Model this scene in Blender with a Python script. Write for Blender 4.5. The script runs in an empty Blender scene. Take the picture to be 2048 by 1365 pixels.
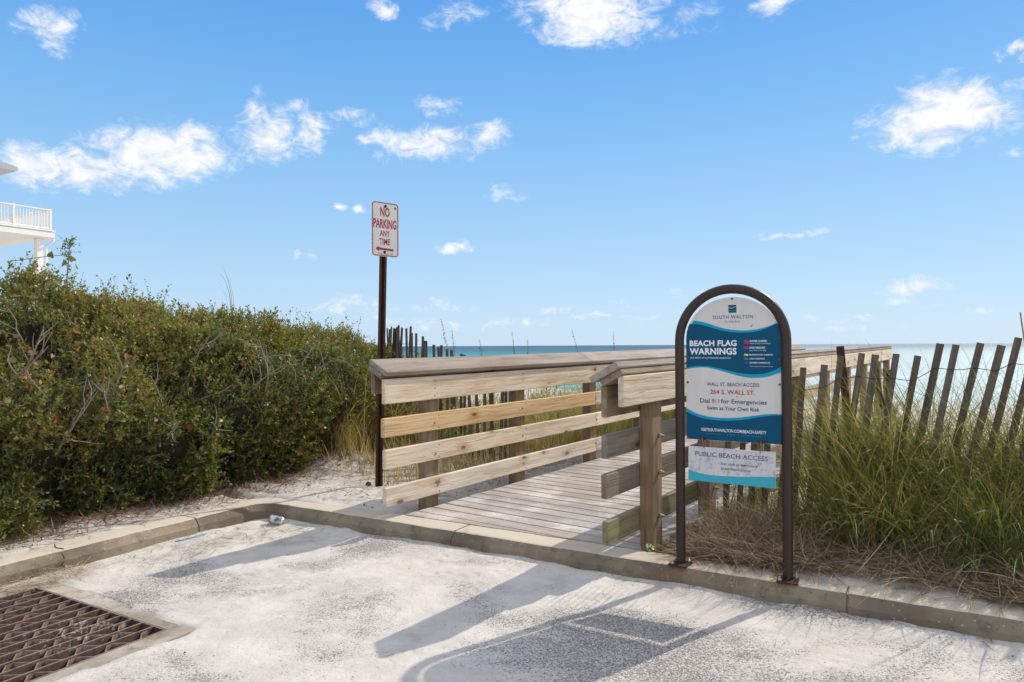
import bpy, bmesh, math, random
import numpy as np
from mathutils import Vector, Matrix, Euler

random.seed(7)
rng = np.random.default_rng(11)
SC = bpy.context.scene
COL = SC.collection
R = math.radians

# ------------------------------------------------------------------ camera
EYE = 1.245                       # metres above the near end of the boardwalk deck (z = 0)
cam_d = bpy.data.cameras.new('camera')
cam_d.sensor_width = 36.0
cam_d.lens = 1390.0 / 2048.0 * 36.0
cam_d.clip_start = 0.05
cam_d.clip_end = 90000.0
cam = bpy.data.objects.new('camera', cam_d)
COL.objects.link(cam)
cam.location = (0, 0, EYE)
cam.rotation_euler = (Matrix.Rotation(R(90.39), 3, 'X') @ Matrix.Rotation(R(-0.3), 3, 'Z')).to_euler()
SC.camera = cam

# ------------------------------------------------------------------ view
SC.render.engine = 'CYCLES'
SC.view_settings.view_transform = 'Standard'
SC.view_settings.look = 'None'
SC.view_settings.gamma = 1.0
SC.view_settings.use_curve_mapping = False
EXPO = 0.12
SC.view_settings.exposure = EXPO
SC.cycles.max_bounces = 6
SC.cycles.diffuse_bounces = 3
SC.cycles.glossy_bounces = 3
SC.cycles.transparent_max_bounces = 6

# ------------------------------------------------------------------ sun and sky
SUN_AZ = 53.5                     # degrees to the right of the view axis
SUN_EL = 41.0
sun_dir = Vector((math.sin(R(SUN_AZ)) * math.cos(R(SUN_EL)), math.cos(R(SUN_AZ)) * math.cos(R(SUN_EL)), math.sin(R(SUN_EL))))
sun_d = bpy.data.lights.new('sun', 'SUN')
sun_d.energy = 3.35
sun_d.angle = R(0.55)
sun_d.color = (1.0, 0.93, 0.83)
sun = bpy.data.objects.new('sun', sun_d)
COL.objects.link(sun)
sun.rotation_euler = sun_dir.to_track_quat('Z', 'Y').to_euler()

SKY_STRENGTH = 0.14


class NT:
    """tiny node-tree helper"""
    def __init__(self, tree):
        self.t = tree
        tree.nodes.clear()

    def n(self, typ, **kw):
        nd = self.t.nodes.new(typ)
        for k_, v_ in kw.items():
            setattr(nd, k_, v_)
        return nd

    def put(self, sock, val):
        if val is None:
            return
        if isinstance(val, bpy.types.NodeSocket):
            self.t.links.new(val, sock)
        elif isinstance(val, (tuple, list)) and sock.type == 'RGBA' and len(val) == 3:
            sock.default_value = (*val, 1.0)
        else:
            sock.default_value = val

    def math(self, op, a, b=None, c=None, clamp=False):
        nd = self.n('ShaderNodeMath', operation=op, use_clamp=clamp)
        self.put(nd.inputs[0], a); self.put(nd.inputs[1], b); self.put(nd.inputs[2], c)
        return nd.outputs[0]

    def vmath(self, op, a, b=None):
        nd = self.n('ShaderNodeVectorMath', operation=op)
        self.put(nd.inputs[0], a); self.put(nd.inputs[1], b)
        return nd.outputs['Value'] if op in ('LENGTH', 'DOT_PRODUCT', 'DISTANCE') else nd.outputs[0]

    def noise(self, vec, scale=5, detail=4, rough=0.55, dist=0.0, color=False):
        nd = self.n('ShaderNodeTexNoise')
        self.put(nd.inputs['Vector'], vec)
        nd.inputs['Scale'].default_value = scale
        nd.inputs['Detail'].default_value = detail
        nd.inputs['Roughness'].default_value = rough
        nd.inputs['Distortion'].default_value = dist
        return nd.outputs['Color' if color else 'Fac']

    def voro(self, vec, scale, rnd=1.0, out='Distance'):
        nd = self.n('ShaderNodeTexVoronoi')
        self.put(nd.inputs['Vector'], vec)
        nd.inputs['Scale'].default_value = scale
        nd.inputs['Randomness'].default_value = rnd
        return nd.outputs[out]

    def ss(self, x, lo, hi, a=0.0, b=1.0):
        nd = self.n('ShaderNodeMapRange', interpolation_type='SMOOTHSTEP')
        self.put(nd.inputs[0], x)
        nd.inputs[1].default_value = lo; nd.inputs[2].default_value = hi
        nd.inputs[3].default_value = a; nd.inputs[4].default_value = b
        return nd.outputs[0]

    def mix(self, fac, a, b, mode='MIX'):
        nd = self.n('ShaderNodeMix', data_type='RGBA', blend_type=mode)
        self.put(nd.inputs[0], fac); self.put(nd.inputs[6], a); self.put(nd.inputs[7], b)
        return nd.outputs[2]

    def ramp(self, fac, stops):
        nd = self.n('ShaderNodeValToRGB')
        self.put(nd.inputs[0], fac)
        el = nd.color_ramp.elements
        el[0].position = stops[0][0]; el[0].color = (*stops[0][1], 1)
        el[1].position = stops[-1][0]; el[1].color = (*stops[-1][1], 1)
        for p, c in stops[1:-1]:
            e = el.new(p); e.color = (*c, 1)
        return nd.outputs[0]

    def mapping(self, vec, scale=(1, 1, 1), loc=(0, 0, 0)):
        nd = self.n('ShaderNodeMapping')
        self.put(nd.inputs[0], vec)
        nd.inputs['Scale'].default_value = scale
        nd.inputs['Location'].default_value = loc
        return nd.outputs[0]

    def bump(self, height, strength=0.3, dist=0.01):
        nd = self.n('ShaderNodeBump')
        self.put(nd.inputs['Height'], height)
        nd.inputs['Strength'].default_value = strength
        nd.inputs['Distance'].default_value = dist
        return nd.outputs[0]


world = bpy.data.worlds.new('World')
SC.world = world
world.use_nodes = True
W = NT(world.node_tree)
sky = W.n('ShaderNodeTexSky', sky_type='NISHITA')
sky.sun_disc = False
sky.sun_elevation = R(SUN_EL)
sky.sun_rotation = R(SUN_AZ)
sky.altitude = 0
sky.air_density = 1.0
sky.dust_density = 0.3
sky.ozone_density = 3.0
tc = W.n('ShaderNodeTexCoord').outputs['Generated']
sep = W.n('ShaderNodeSeparateXYZ')
W.put(sep.inputs[0], tc)
az = W.math('ARCTAN2', sep.outputs[0], sep.outputs[1])
el = W.math('ARCSINE', sep.outputs[2])
comb = W.n('ShaderNodeCombineXYZ')
W.put(comb.inputs[0], az); W.put(comb.inputs[1], el)
w1 = W.vmath('SUBTRACT', W.noise(tc, 9, 3, 0.6, color=True), (0.5, 0.5, 0.5))
w2 = W.vmath('SUBTRACT', W.noise(tc, 34, 4, 0.62, color=True), (0.5, 0.5, 0.5))
warp = W.vmath('ADD', W.vmath('MULTIPLY', w1, (0.085, 0.05, 0)), W.vmath('MULTIPLY', w2, (0.045, 0.03, 0)))
cv = W.vmath('ADD', comb.outputs[0], warp)
# clouds: azimuth, elevation, half width, half height (radians) and thickness
CL = []
def cloud_px(px, py, hw, hh, dens=1.0):
    a_ = math.atan((px - 1024) / 1390)
    e_ = math.atan((691 - py) / 1390 * math.cos(a_))
    if py > 585: dens *= 0.62
    CL.append((a_, e_, 1.22 * hw / 1390 * math.cos(a_) ** 2, 1.22 * hh / 1390 * math.cos(a_), dens))
for c_ in [(80, 42, 62, 46, .9), (1190, 8, 150, 74, 1.15), (1160, 55, 60, 34, .8), (1566, 8, 62, 26, 1), (1895, 228, 170, 64, 1.15), (1960, 205, 90, 44, .9),
           (2045, 105, 36, 20, 1), (70, 318, 130, 48, 1.05), (330, 300, 150, 60, 1.15), (190, 330, 140, 40, 1.0), (535, 262, 66, 56, 1.0), (512, 215, 30, 42, .75),
           (624, 258, 34, 32, .85), (588, 208, 40, 24, .5), (705, 236, 56, 20, .5), (838, 292, 118, 40, 1.0), (870, 220, 58, 22, .8),
           (985, 265, 44, 32, .85), (1002, 388, 44, 14, .7), (915, 494, 44, 13, .9), (722, 424, 36, 13, .7), (668, 416, 18, 12, .8), (732, 284, 20, 14, .6),
           (1590, 473, 64, 10, .55), (1842, 574, 80, 18, .95), (690, 612, 90, 22, .75), (885, 604, 60, 14, .7), (1240, 608, 34, 11, .7), (1098, 622, 40, 11, .7),
           (1392, 587, 40, 9, .5), (1000, 642, 240, 13, .45), (780, 640, 110, 12, .5), (1700, 634, 130, 10, .45), (1330, 640, 120, 9, .4), (772, 6, 36, 16, .8),
           (915, 20, 80, 24, .45), (2034, 303, 34, 12, .5), (608, 515, 16, 8, .6), (1930, 620, 120, 10, .4), (1200, 632, 50, 10, .6), (1380, 30, 60, 40, .35),
           (1640, 655, 160, 8, .35), (880, 655, 120, 8, .4), (1810, 600, 60, 10, .5), (830, 318, 60, 16, .7)]:
    cloud_px(*c_)
acc = None
for (a_, e_, hw, hh, dn) in CL:
    d_ = W.vmath('LENGTH', W.vmath('MULTIPLY', W.vmath('SUBTRACT', cv, (a_, e_, 0)), (1 / hw, 1 / hh, 0)))
    m_ = W.math('MULTIPLY_ADD', d_, -dn, dn)
    acc = m_ if acc is None else W.math('MAXIMUM', acc, m_)
fb = W.noise(W.mapping(tc, (1, 1, 1.9)), 24, 9, 0.68, 0.7)
fb2 = W.noise(tc, 120, 4, 0.6)
cm = W.math('ADD', W.math('MULTIPLY_ADD', fb, 2.6, -1.36), W.math('MULTIPLY_ADD', acc, 1.40, W.math('MULTIPLY_ADD', fb2, 0.28, -0.14)))
cm = W.math('MULTIPLY', cm, W.ss(acc, -0.15, 0.12))
alpha = W.math('MULTIPLY', W.ss(cm, 0.0, 1.25), 0.95)
# denser, brighter cloud added outside the view as neutral fill light
fill_cloud = W.ss(W.noise(W.mapping(tc, (1, 1, 1.5)), 3.4, 7, 0.62, 0.3), 0.415, 0.565)
outside = W.math('MAXIMUM', W.ss(el, 0.50, 0.72), W.ss(W.math('ABSOLUTE', az), 0.78, 1.05))
alpha = W.math('MAXIMUM', alpha, W.math('MULTIPLY', W.math('MULTIPLY', fill_cloud, outside), 0.95))
CN = 1 / (SKY_STRENGTH * 2 ** EXPO)
wisp = W.mix(W.ss(W.math('MULTIPLY_ADD', fb2, 0.35, fb), 0.46, 0.84), tuple(x * CN for x in (0.80, 0.85, 0.93)), tuple(x * CN for x in (1.06, 1.05, 1.04)))
deep = W.mix(W.ss(fb, 0.30, 0.62), tuple(x * CN for x in (0.95, 0.96, 1.0)), tuple(x * CN for x in (1.76, 1.64, 1.50)))  # brighter, warmer colour of the fill cloud added out of view
cl_col = W.mix(outside, wisp, deep)
# the deep maritime blue of the photograph: an even blue by height over the horizon, warmed by the Nishita sky
blue = W.ramp(W.math('MAXIMUM', sep.outputs[2], 0.0), [(0.0, (0.56, 0.74, 0.94)), (0.07, (0.50, 0.72, 0.95)), (0.20, (0.33, 0.61, 0.94)), (0.34, (0.19, 0.48, 0.91)), (0.46, (0.105, 0.37, 0.86)), (1.0, (0.06, 0.25, 0.70))])
blue = W.vmath('SCALE', blue)
blue.node.inputs['Scale'].default_value = 1 / (SKY_STRENGTH * 2 ** EXPO)
skyc = W.mix(0.10, blue, sky.outputs[0])
skyc = W.mix(alpha, skyc, cl_col)
bg = W.n('ShaderNodeBackground')
W.put(bg.inputs[0], skyc)
bg.inputs[1].default_value = SKY_STRENGTH
wo = W.n('ShaderNodeOutputWorld')
W.put(wo.inputs[0], bg.outputs[0])
world.cycles.sampling_method = 'MANUAL'
world.cycles.sample_map_resolution = 512

# ------------------------------------------------------------------ object helpers
WM = {}


def link(o, parent=None, M=None):
    COL.objects.link(o)
    M = M if M is not None else Matrix.Identity(4)
    WM[o.name] = M
    if parent is not None:
        o.parent = parent
        o.matrix_basis = WM[parent.name].inverted() @ M
    else:
        o.matrix_basis = M
    return o


def obj(name, me, mat=None, parent=None, M=None, kind=None):
    o = bpy.data.objects.new(name, me)
    if mat is not None and me is not None and len(me.materials) == 0:
        me.materials.append(mat)
    link(o, parent, M)
    if kind:
        o['kind'] = kind
    return o


def thing(name, label, cat, loc=(0, 0, 0), group=None):
    o = bpy.data.objects.new(name, None)
    o.empty_display_size = 0.1
    link(o, None, Matrix.Translation(loc))
    return tag(o, label, cat, group)


def tag(o, label, cat, group=None):
    o['label'] = label; o['category'] = cat
    if group:
        o['group'] = group
    return o


def np_mesh(name, verts, quads=None, tris=None, tone=None, smooth=False):
    me = bpy.data.meshes.new(name)
    verts = np.asarray(verts, np.float32).reshape(-1, 3)
    me.vertices.add(len(verts))
    me.vertices.foreach_set('co', verts.ravel())
    loops, starts, pos = [], [], 0
    if quads is not None and len(quads):
        q = np.asarray(quads, np.int32).reshape(-1, 4)
        loops.append(q.ravel()); starts.append(pos + np.arange(len(q)) * 4); pos += q.size
    if tris is not None and len(tris):
        t = np.asarray(tris, np.int32).reshape(-1, 3)
        loops.append(t.ravel()); starts.append(pos + np.arange(len(t)) * 3); pos += t.size
    loops = np.concatenate(loops).astype(np.int32); starts = np.concatenate(starts).astype(np.int32)
    me.loops.add(len(loops)); me.loops.foreach_set('vertex_index', loops)
    me.polygons.add(len(starts)); me.polygons.foreach_set('loop_start', starts)
    if tone is not None:
        at = me.attributes.new('tone', 'FLOAT', 'FACE')
        at.data.foreach_set('value', np.asarray(tone, np.float32).ravel())
    me.update(calc_edges=True)
    if smooth:
        me.polygons.foreach_set('use_smooth', np.ones(len(starts), bool))
    return me


def join(parts):
    """parts: list of (verts, quads, tone) -> one set of arrays"""
    V, Q, T, n = [], [], [], 0
    for v, q, t in parts:
        V.append(v); Q.append(q + n); T.append(t); n += len(v)
    return np.concatenate(V), np.concatenate(Q), np.concatenate(T)


def ribbons(P, S, hw, tone):
    """P (N,K,3) centre lines, S (N,K,3) or (N,1,3) unit sides, hw (N,K) half widths -> verts, quads, tone"""
    N, K = P.shape[:2]
    A = P - S * hw[..., None]; B = P + S * hw[..., None]
    V = np.stack([A, B], 2).reshape(-1, 3)
    base = (np.arange(N)[:, None] * K + np.arange(K - 1)[None, :]) * 2
    Q = np.stack([base, base + 1, base + 3, base + 2], -1).reshape(-1, 4)
    return V, Q, np.repeat(tone, K - 1)


def unit(a):
    return a / np.maximum(np.linalg.norm(a, axis=-1, keepdims=True), 1e-9)


_box = {}
def box_me(sx, sy, sz, bev=0.004, name='box', mat=None):
    key = (round(sx, 4), round(sy, 4), round(sz, 4), bev, name, mat.name if mat else '')
    if key in _box:
        return _box[key]
    bm = bmesh.new()
    bmesh.ops.create_cube(bm, size=1)
    for v in bm.verts:
        v.co = Vector((v.co.x * sx, v.co.y * sy, v.co.z * sz))
    if bev:
        bmesh.ops.bevel(bm, geom=list(bm.edges), offset=bev, segments=1, affect='EDGES')
    me = bpy.data.meshes.new(name)
    bm.to_mesh(me); bm.free()
    if mat:
        me.materials.append(mat)
    _box[key] = me
    return me


def frame(o, x, y, z):
    M = Matrix.Identity(4)
    for i, a in enumerate((x, y, z)):
        a = Vector(a)
        M[0][i], M[1][i], M[2][i] = a
    M[0][3], M[1][3], M[2][3] = o
    return M


def bar_M(a, b, up=(0, 0, 1)):
    """matrix whose X runs from a to b, origin in the middle"""
    a, b = Vector(a), Vector(b)
    x = (b - a).normalized()
    y = Vector(up).cross(x).normalized()
    z = x.cross(y)
    return frame((a + b) / 2, x, y, z)


def prism(name, poly, z0, z1, mat=None):
    """extrude a polygon (list of (x, y)) between two heights"""
    n = len(poly)
    v = [(x, y, z0) for x, y in poly] + [(x, y, z1) for x, y in poly]
    f = [tuple(range(n - 1, -1, -1)), tuple(range(n, 2 * n))] + [(i, (i + 1) % n, n + (i + 1) % n, n + i) for i in range(n)]
    me = bpy.data.meshes.new(name)
    me.from_pydata(v, [], f); me.update()
    if mat:
        me.materials.append(mat)
    return me


def tube_arrays(pts, rad, seg=6, closed_ends=True):
    pts = np.asarray(pts, float); n = len(pts)
    rad = np.broadcast_to(np.asarray(rad, float), (n,))
    tan = unit(np.gradient(pts, axis=0))
    ref = np.array([0, 0, 1.0]) if abs(tan[:, 2]).mean() < 0.9 else np.array([1.0, 0, 0])
    a = unit(np.cross(tan, ref)); b = np.cross(tan, a)
    th = np.arange(seg) * 2 * math.pi / seg
    V = pts[:, None] + rad[:, None, None] * (a[:, None] * np.cos(th)[None, :, None] + b[:, None] * np.sin(th)[None, :, None])
    V = V.reshape(-1, 3)
    i = np.arange(n - 1)[:, None] * seg; j = np.arange(seg)[None]; j2 = (j + 1) % seg
    Q = np.stack([i + j, i + j2, i + seg + j2, i + seg + j], -1).reshape(-1, 4)
    return V, Q, np.zeros(len(Q))


def tube(name, pts, rad, seg=8, mat=None, smooth=True):
    V, Q, T = tube_arrays(pts, rad, seg)
    nv = len(V)
    tris = []
    for s_, off in ((-1, 0), (1, nv - seg)):
        for k_ in range(1, seg - 1):
            tris.append((off, off + k_, off + k_ + 1) if s_ > 0 else (off, off + k_ + 1, off + k_))
    me = np_mesh(name, V, Q, tris, smooth=smooth)
    if mat:
        me.materials.append(mat)
    return me


def vnoise(x, y, seed=0):
    """smooth value noise, about -1..1"""
    x = np.asarray(x, float) + seed * 17.13; y = np.asarray(y, float) - seed * 9.71
    xi = np.floor(x); yi = np.floor(y); fx = x - xi; fy = y - yi
    fx = fx * fx * (3 - 2 * fx); fy = fy * fy * (3 - 2 * fy)
    def h(a, b):
        s = np.sin(a * 127.1 + b * 311.7 + seed * 74.7) * 43758.5453
        return (s - np.floor(s)) * 2 - 1
    return (h(xi, yi) * (1 - fx) + h(xi + 1, yi) * fx) * (1 - fy) + (h(xi, yi + 1) * (1 - fx) + h(xi + 1, yi + 1) * fx) * fy


def fbm(x, y, seed=0, oct=4):
    r_, a_ = 0, 1.0
    for o_ in range(oct):
        r_ = r_ + a_ * vnoise(np.asarray(x) * 2 ** o_, np.asarray(y) * 2 ** o_, seed + o_)
        a_ *= 0.5
    return r_


def sstep(x, a, b):
    t = np.clip((x - a) / (b - a), 0, 1)
    return t * t * (3 - 2 * t)


# ------------------------------------------------------------------ materials
def mat(name):
    m = bpy.data.materials.new(name)
    m.use_nodes = True
    t = NT(m.node_tree)
    out = t.n('ShaderNodeOutputMaterial')
    b = t.n('ShaderNodeBsdfPrincipled')
    t.put(out.inputs[0], b.outputs[0])
    t.out = out; t.b = b
    return m, t


def coords(t, kind='Object'):
    return t.n('ShaderNodeTexCoord').outputs[kind]


def world_pos(t):
    return t.n('ShaderNodeNewGeometry').outputs['Position']


def simple(name, col, rough=0.6, metal=0.0, var=0.0, scale=8, bump=0.0, spec=0.4):
    m, t = mat(name)
    c = coords(t)
    nz = t.noise(c, scale, 5, 0.6)
    if var:
        lo = tuple(x * (1 - var) for x in col); hi = tuple(min(1, x * (1 + var)) for x in col)
        t.put(t.b.inputs['Base Color'], t.mix(nz, lo, hi))
    else:
        t.put(t.b.inputs['Base Color'], col)
    t.b.inputs['Roughness'].default_value = rough
    t.b.inputs['Metallic'].default_value = metal
    t.b.inputs['Specular IOR Level'].default_value = spec
    if bump:
        t.put(t.b.inputs['Normal'], t.bump(nz, bump, 0.01))
    return m


def wood(name, light, dark, knot=0.6, grainy=1.0, stain=None, stain_amt=0.0, sandy=0.0, crack=0.5, upright=False):
    m, t = mat(name)
    c = coords(t)
    if upright:                                     # the length of the piece is its local Z
        sw = t.n('ShaderNodeSeparateXYZ'); t.put(sw.inputs[0], c)
        cb = t.n('ShaderNodeCombineXYZ')
        for i_, j_ in ((0, 2), (1, 0), (2, 1)):
            t.put(cb.inputs[i_], sw.outputs[j_])
        c = cb.outputs[0]
    oi = t.n('ShaderNodeObjectInfo')
    off = t.n('ShaderNodeCombineXYZ')
    t.put(off.inputs[0], t.math('MULTIPLY', oi.outputs['Random'], 37.0))
    t.put(off.inputs[1], t.math('MULTIPLY', oi.outputs['Random'], 11.3))
    c = t.vmath('ADD', c, off.outputs[0])
    wob = t.vmath('MULTIPLY', t.vmath('SUBTRACT', t.noise(c, 2.2, 2, 0.5, color=True), (.5, .5, .5)), (0, 0.05, 0.05))
    cw = t.vmath('ADD', c, wob)
    fine = t.noise(t.mapping(cw, (3.0, 95, 95)), 1.0, 5, 0.65)
    mid = t.noise(t.mapping(cw, (0.9, 26, 26)), 1.0, 4, 0.6)
    broad = t.noise(t.mapping(c, (1.1, 5, 5)), 1.0, 3, 0.5)
    # knots
    xs_ = t.n('ShaderNodeSeparateXYZ'); t.put(xs_.inputs[0], cw)
    kcb = t.n('ShaderNodeCombineXYZ')
    t.put(kcb.inputs[0], t.math('MULTIPLY', xs_.outputs[0], 2.6)); t.put(kcb.inputs[1], t.math('MULTIPLY', t.math('ADD', xs_.outputs[1], xs_.outputs[2]), 5.5))
    v2 = t.n('ShaderNodeTexVoronoi', voronoi_dimensions='2D'); t.put(v2.inputs['Vector'], kcb.outputs[0]); v2.inputs['Scale'].default_value = 1.0
    vd = v2.outputs['Distance']
    vs = t.n('ShaderNodeSeparateColor'); t.put(vs.inputs[0], v2.outputs['Color'])
    sel = t.math('GREATER_THAN', vs.outputs[0], 1 - 0.30 * knot)
    kn = t.math('MULTIPLY', t.ss(t.math('MULTIPLY_ADD', mid, 0.08, vd), 0.15, 0.09), sel)
    halo = t.math('MULTIPLY', t.ss(vd, 0.34, 0.1), sel)
    rings = t.math('MULTIPLY_ADD', mid, 0.2, 0.02)
    g = t.math('ADD', t.math('MULTIPLY', fine, 0.5 * grainy), t.math('MULTIPLY', mid, 0.75))
    g = t.math('ADD', g, t.math('MULTIPLY', broad, 0.3))
    g = t.math('SUBTRACT', g, t.math('MULTIPLY', halo, rings))
    col = t.mix(t.ss(g, 0.50, 0.92), dark, light)
    rust_ = t.math('MULTIPLY', t.ss(t.noise(t.mapping(c, (1.6, 7, 7)), 1.0, 4, 0.6), 0.54, 0.70), 0.5)
    col = t.mix(rust_, col, tuple(x * y for x, y in zip(light, (.78, .55, .36))))
    col = t.mix(t.math('MULTIPLY', t.math('MULTIPLY', halo, 0.45), broad), col, tuple(x * y for x, y in zip(light, (.8, .55, .32))))
    col = t.mix(t.math('MULTIPLY', kn, 0.85), col, tuple(x * .28 for x in dark))
    ck = t.math('MULTIPLY', t.math('MAXIMUM', t.ss(t.noise(t.mapping(cw, (1.6, 70, 70)), 1.0, 2, 0.5), 0.69, 0.73), t.ss(t.noise(t.mapping(cw, (1.1, 30, 30)), 1.0, 3, 0.55), 0.70, 0.75)), crack)
    col = t.mix(ck, col, tuple(x * .30 for x in dark))
    if stain:
        wp = world_pos(t)
        st = t.math('MULTIPLY', t.ss(t.noise(wp, 3.2, 4, 0.6), 0.5, 0.68), stain_amt)
        col = t.mix(st, col, stain)
    if sandy:
        wp = world_pos(t)
        sd = t.math('MULTIPLY', t.ss(t.math('ADD', t.noise(wp, 2.4, 4, 0.6), t.math('MULTIPLY_ADD', t.noise(wp, 60, 2, 0.7), 0.3, -0.15)), 0.46, 0.66), sandy)
        col = t.mix(sd, col, (0.62, 0.58, 0.53))
    hv = t.n('ShaderNodeHueSaturation')
    t.put(hv.inputs['Color'], col)
    t.put(hv.inputs['Value'], t.math('MULTIPLY_ADD', oi.outputs['Random'], 0.28, 0.86))
    t.put(hv.inputs['Saturation'], t.math('MULTIPLY_ADD', t.math('FRACT', t.math('MULTIPLY', oi.outputs['Random'], 7.7)), 0.35, 0.8))
    t.put(t.b.inputs['Base Color'], hv.outputs[0])
    t.b.inputs['Roughness'].default_value = 0.85
    t.b.inputs['Specular IOR Level'].default_value = 0.2
    t.put(t.b.inputs['Normal'], t.bump(t.math('SUBTRACT', t.math('ADD', fine, mid), ck), 0.8, 0.005))
    return m


M_rail = wood('weathered_pine', (0.78, 0.66, 0.50), (0.47, 0.35, 0.235), knot=1.0)
M_railwarm = wood('fresh_pine', (0.74, 0.54, 0.31), (0.42, 0.24, 0.11), knot=1.1)
M_cap = wood('grey_cap_board', (0.37, 0.315, 0.265), (0.215, 0.175, 0.145), knot=0.1, crack=0.2)
M_post = wood('brown_treated_post', (0.29, 0.195, 0.115), (0.13, 0.080, 0.046), knot=0.4, stain=(0.10, 0.10, 0.04), stain_amt=0.25, upright=True)
M_deck = wood('grey_deck_board', (0.46, 0.405, 0.35), (0.27, 0.23, 0.195), knot=0.15, sandy=0.75, crack=0.3)
M_grey = wood('weathered_grey_board', (0.29, 0.235, 0.18), (0.135, 0.105, 0.08), knot=0.7, stain=(0.14, 0.15, 0.06), stain_amt=0.3)
M_algae = wood('green_stained_board', (0.31, 0.27, 0.15), (0.15, 0.14, 0.065), knot=0.2, stain=(0.13, 0.15, 0.05), stain_amt=0.6)
M_slat = wood('dark_fence_slat', (0.155, 0.122, 0.092), (0.060, 0.046, 0.035), knot=0.1, crack=0.6, upright=True)
M_brown = simple('brown_paint', (0.030, 0.017, 0.012), 0.42, 0, 0.3, 30, 0.12)
M_rust = simple('rusty_steel', (0.060, 0.026, 0.014), 0.75, 0.2, 0.6, 22, 0.3)
M_steel = simple('galvanised_bolt', (0.45, 0.43, 0.40), 0.45, 0.7, 0.3, 40)
M_boltdull = simple('weathered_bolt', (0.30, 0.25, 0.20), 0.6, 0.5, 0.4, 60)
M_wire = simple('fence_wire', (0.06, 0.055, 0.05), 0.6, 0.6, 0.2, 30)
M_white = simple('white_house_paint', (0.78, 0.76, 0.72), 0.5, 0, 0.06, 2)
M_rope = simple('old_rope', (0.22, 0.16, 0.10), 0.9, 0, 0.4, 90)


def m_sand(name='sand', litter=0.25):
    m, t = mat(name)
    p = world_pos(t)
    big = t.noise(p, 0.9, 4, 0.6)
    mid = t.noise(p, 7, 5, 0.65)
    fine = t.noise(p, 170, 3, 0.7)
    col = t.mix(t.ss(mid, 0.3, 0.7), (0.50, 0.445, 0.375), (0.66, 0.605, 0.535))
    col = t.mix(t.math('MULTIPLY', t.ss(fine, 0.62, 0.72), 0.5), col, (0.25, 0.21, 0.17))
    col = t.mix(t.math('MULTIPLY', t.ss(big, 0.52, 0.70), litter), col, (0.34, 0.27, 0.20))
    t.put(t.b.inputs['Base Color'], col)
    t.b.inputs['Roughness'].default_value = 0.95
    t.b.inputs['Specular IOR Level'].default_value = 0.1
    h = t.math('ADD', t.math('MULTIPLY', mid, 1.0), t.math('MULTIPLY', fine, 0.25))
    t.put(t.b.inputs['Normal'], t.bump(h, 0.8, 0.018))
    return m


def m_road():
    m, t = mat('sandy_asphalt')
    p = world_pos(t)
    patch = t.noise(p, 0.85, 4, 0.62, 0.6)
    streak = t.noise(t.mapping(p, (1.5, 4.0, 1)), 1.0, 4, 0.6)
    sp = t.voro(p, 190, out='Distance')
    spc = t.voro(p, 190, out='Color')
    s_ = t.n('ShaderNodeSeparateColor'); t.put(s_.inputs[0], spc)
    fine = t.noise(p, 95, 4, 0.75)
    worn = t.ss(t.vmath('DISTANCE', p, (0.62, 2.85, -0.105)), 1.15, 0.3)
    expo = t.ss(t.math('ADD', t.math('MULTIPLY_ADD', worn, 0.16, patch), t.math('MULTIPLY_ADD', streak, 0.35, -0.175)), 0.40, 0.72)     # how much asphalt shows
    thr = t.math('MULTIPLY_ADD', expo, -0.34, 0.86)
    grain = t.math('MULTIPLY_ADD', fine, 0.75, t.math('MULTIPLY', s_.outputs[0], 0.38))
    spec = t.math('MULTIPLY', t.ss(t.math('SUBTRACT', grain, thr), -0.03, 0.10), 0.78)
    sandc = t.mix(t.ss(t.noise(p, 5, 5, 0.65), 0.3, 0.7), (0.55, 0.50, 0.435), (0.67, 0.615, 0.54))
    sandc = t.mix(t.math('MULTIPLY', expo, 0.28), sandc, (0.40, 0.375, 0.35))
    asph = t.mix(s_.outputs[1], (0.075, 0.068, 0.066), (0.22, 0.20, 0.19))
    col = t.mix(spec, sandc, asph)
    t.put(t.b.inputs['Base Color'], col)
    t.b.inputs['Roughness'].default_value = 0.92
    t.b.inputs['Specular IOR Level'].default_value = 0.15
    rip = t.noise(p, 16, 4, 0.6)
    dimple = t.math('MULTIPLY', t.ss(t.voro(p, 8.5), 0.05, 0.42), t.ss(t.noise(p, 1.6, 2, .5), 0.42, 0.6))
    tread = t.math('MULTIPLY', t.math('SINE', t.vmath('DOT_PRODUCT', p, (150, -95, 0))), t.math('MULTIPLY', t.ss(t.vmath('DISTANCE', p, (0.42, 3.62, -0.1)), 0.34, 0.12), 0.45))
    h = t.math('ADD', t.math('MULTIPLY', rip, t.math('MULTIPLY_ADD', expo, -0.9, 1.0)), t.math('MULTIPLY', t.math('ADD', fine, spec), -0.35))
    h = t.math('ADD', h, t.math('MULTIPLY', t.math('ADD', dimple, tread), t.math('MULTIPLY_ADD', expo, -0.8, 0.9)))
    t.put(t.b.inputs['Normal'], t.bump(h, 0.8, 0.014))
    return m


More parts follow.
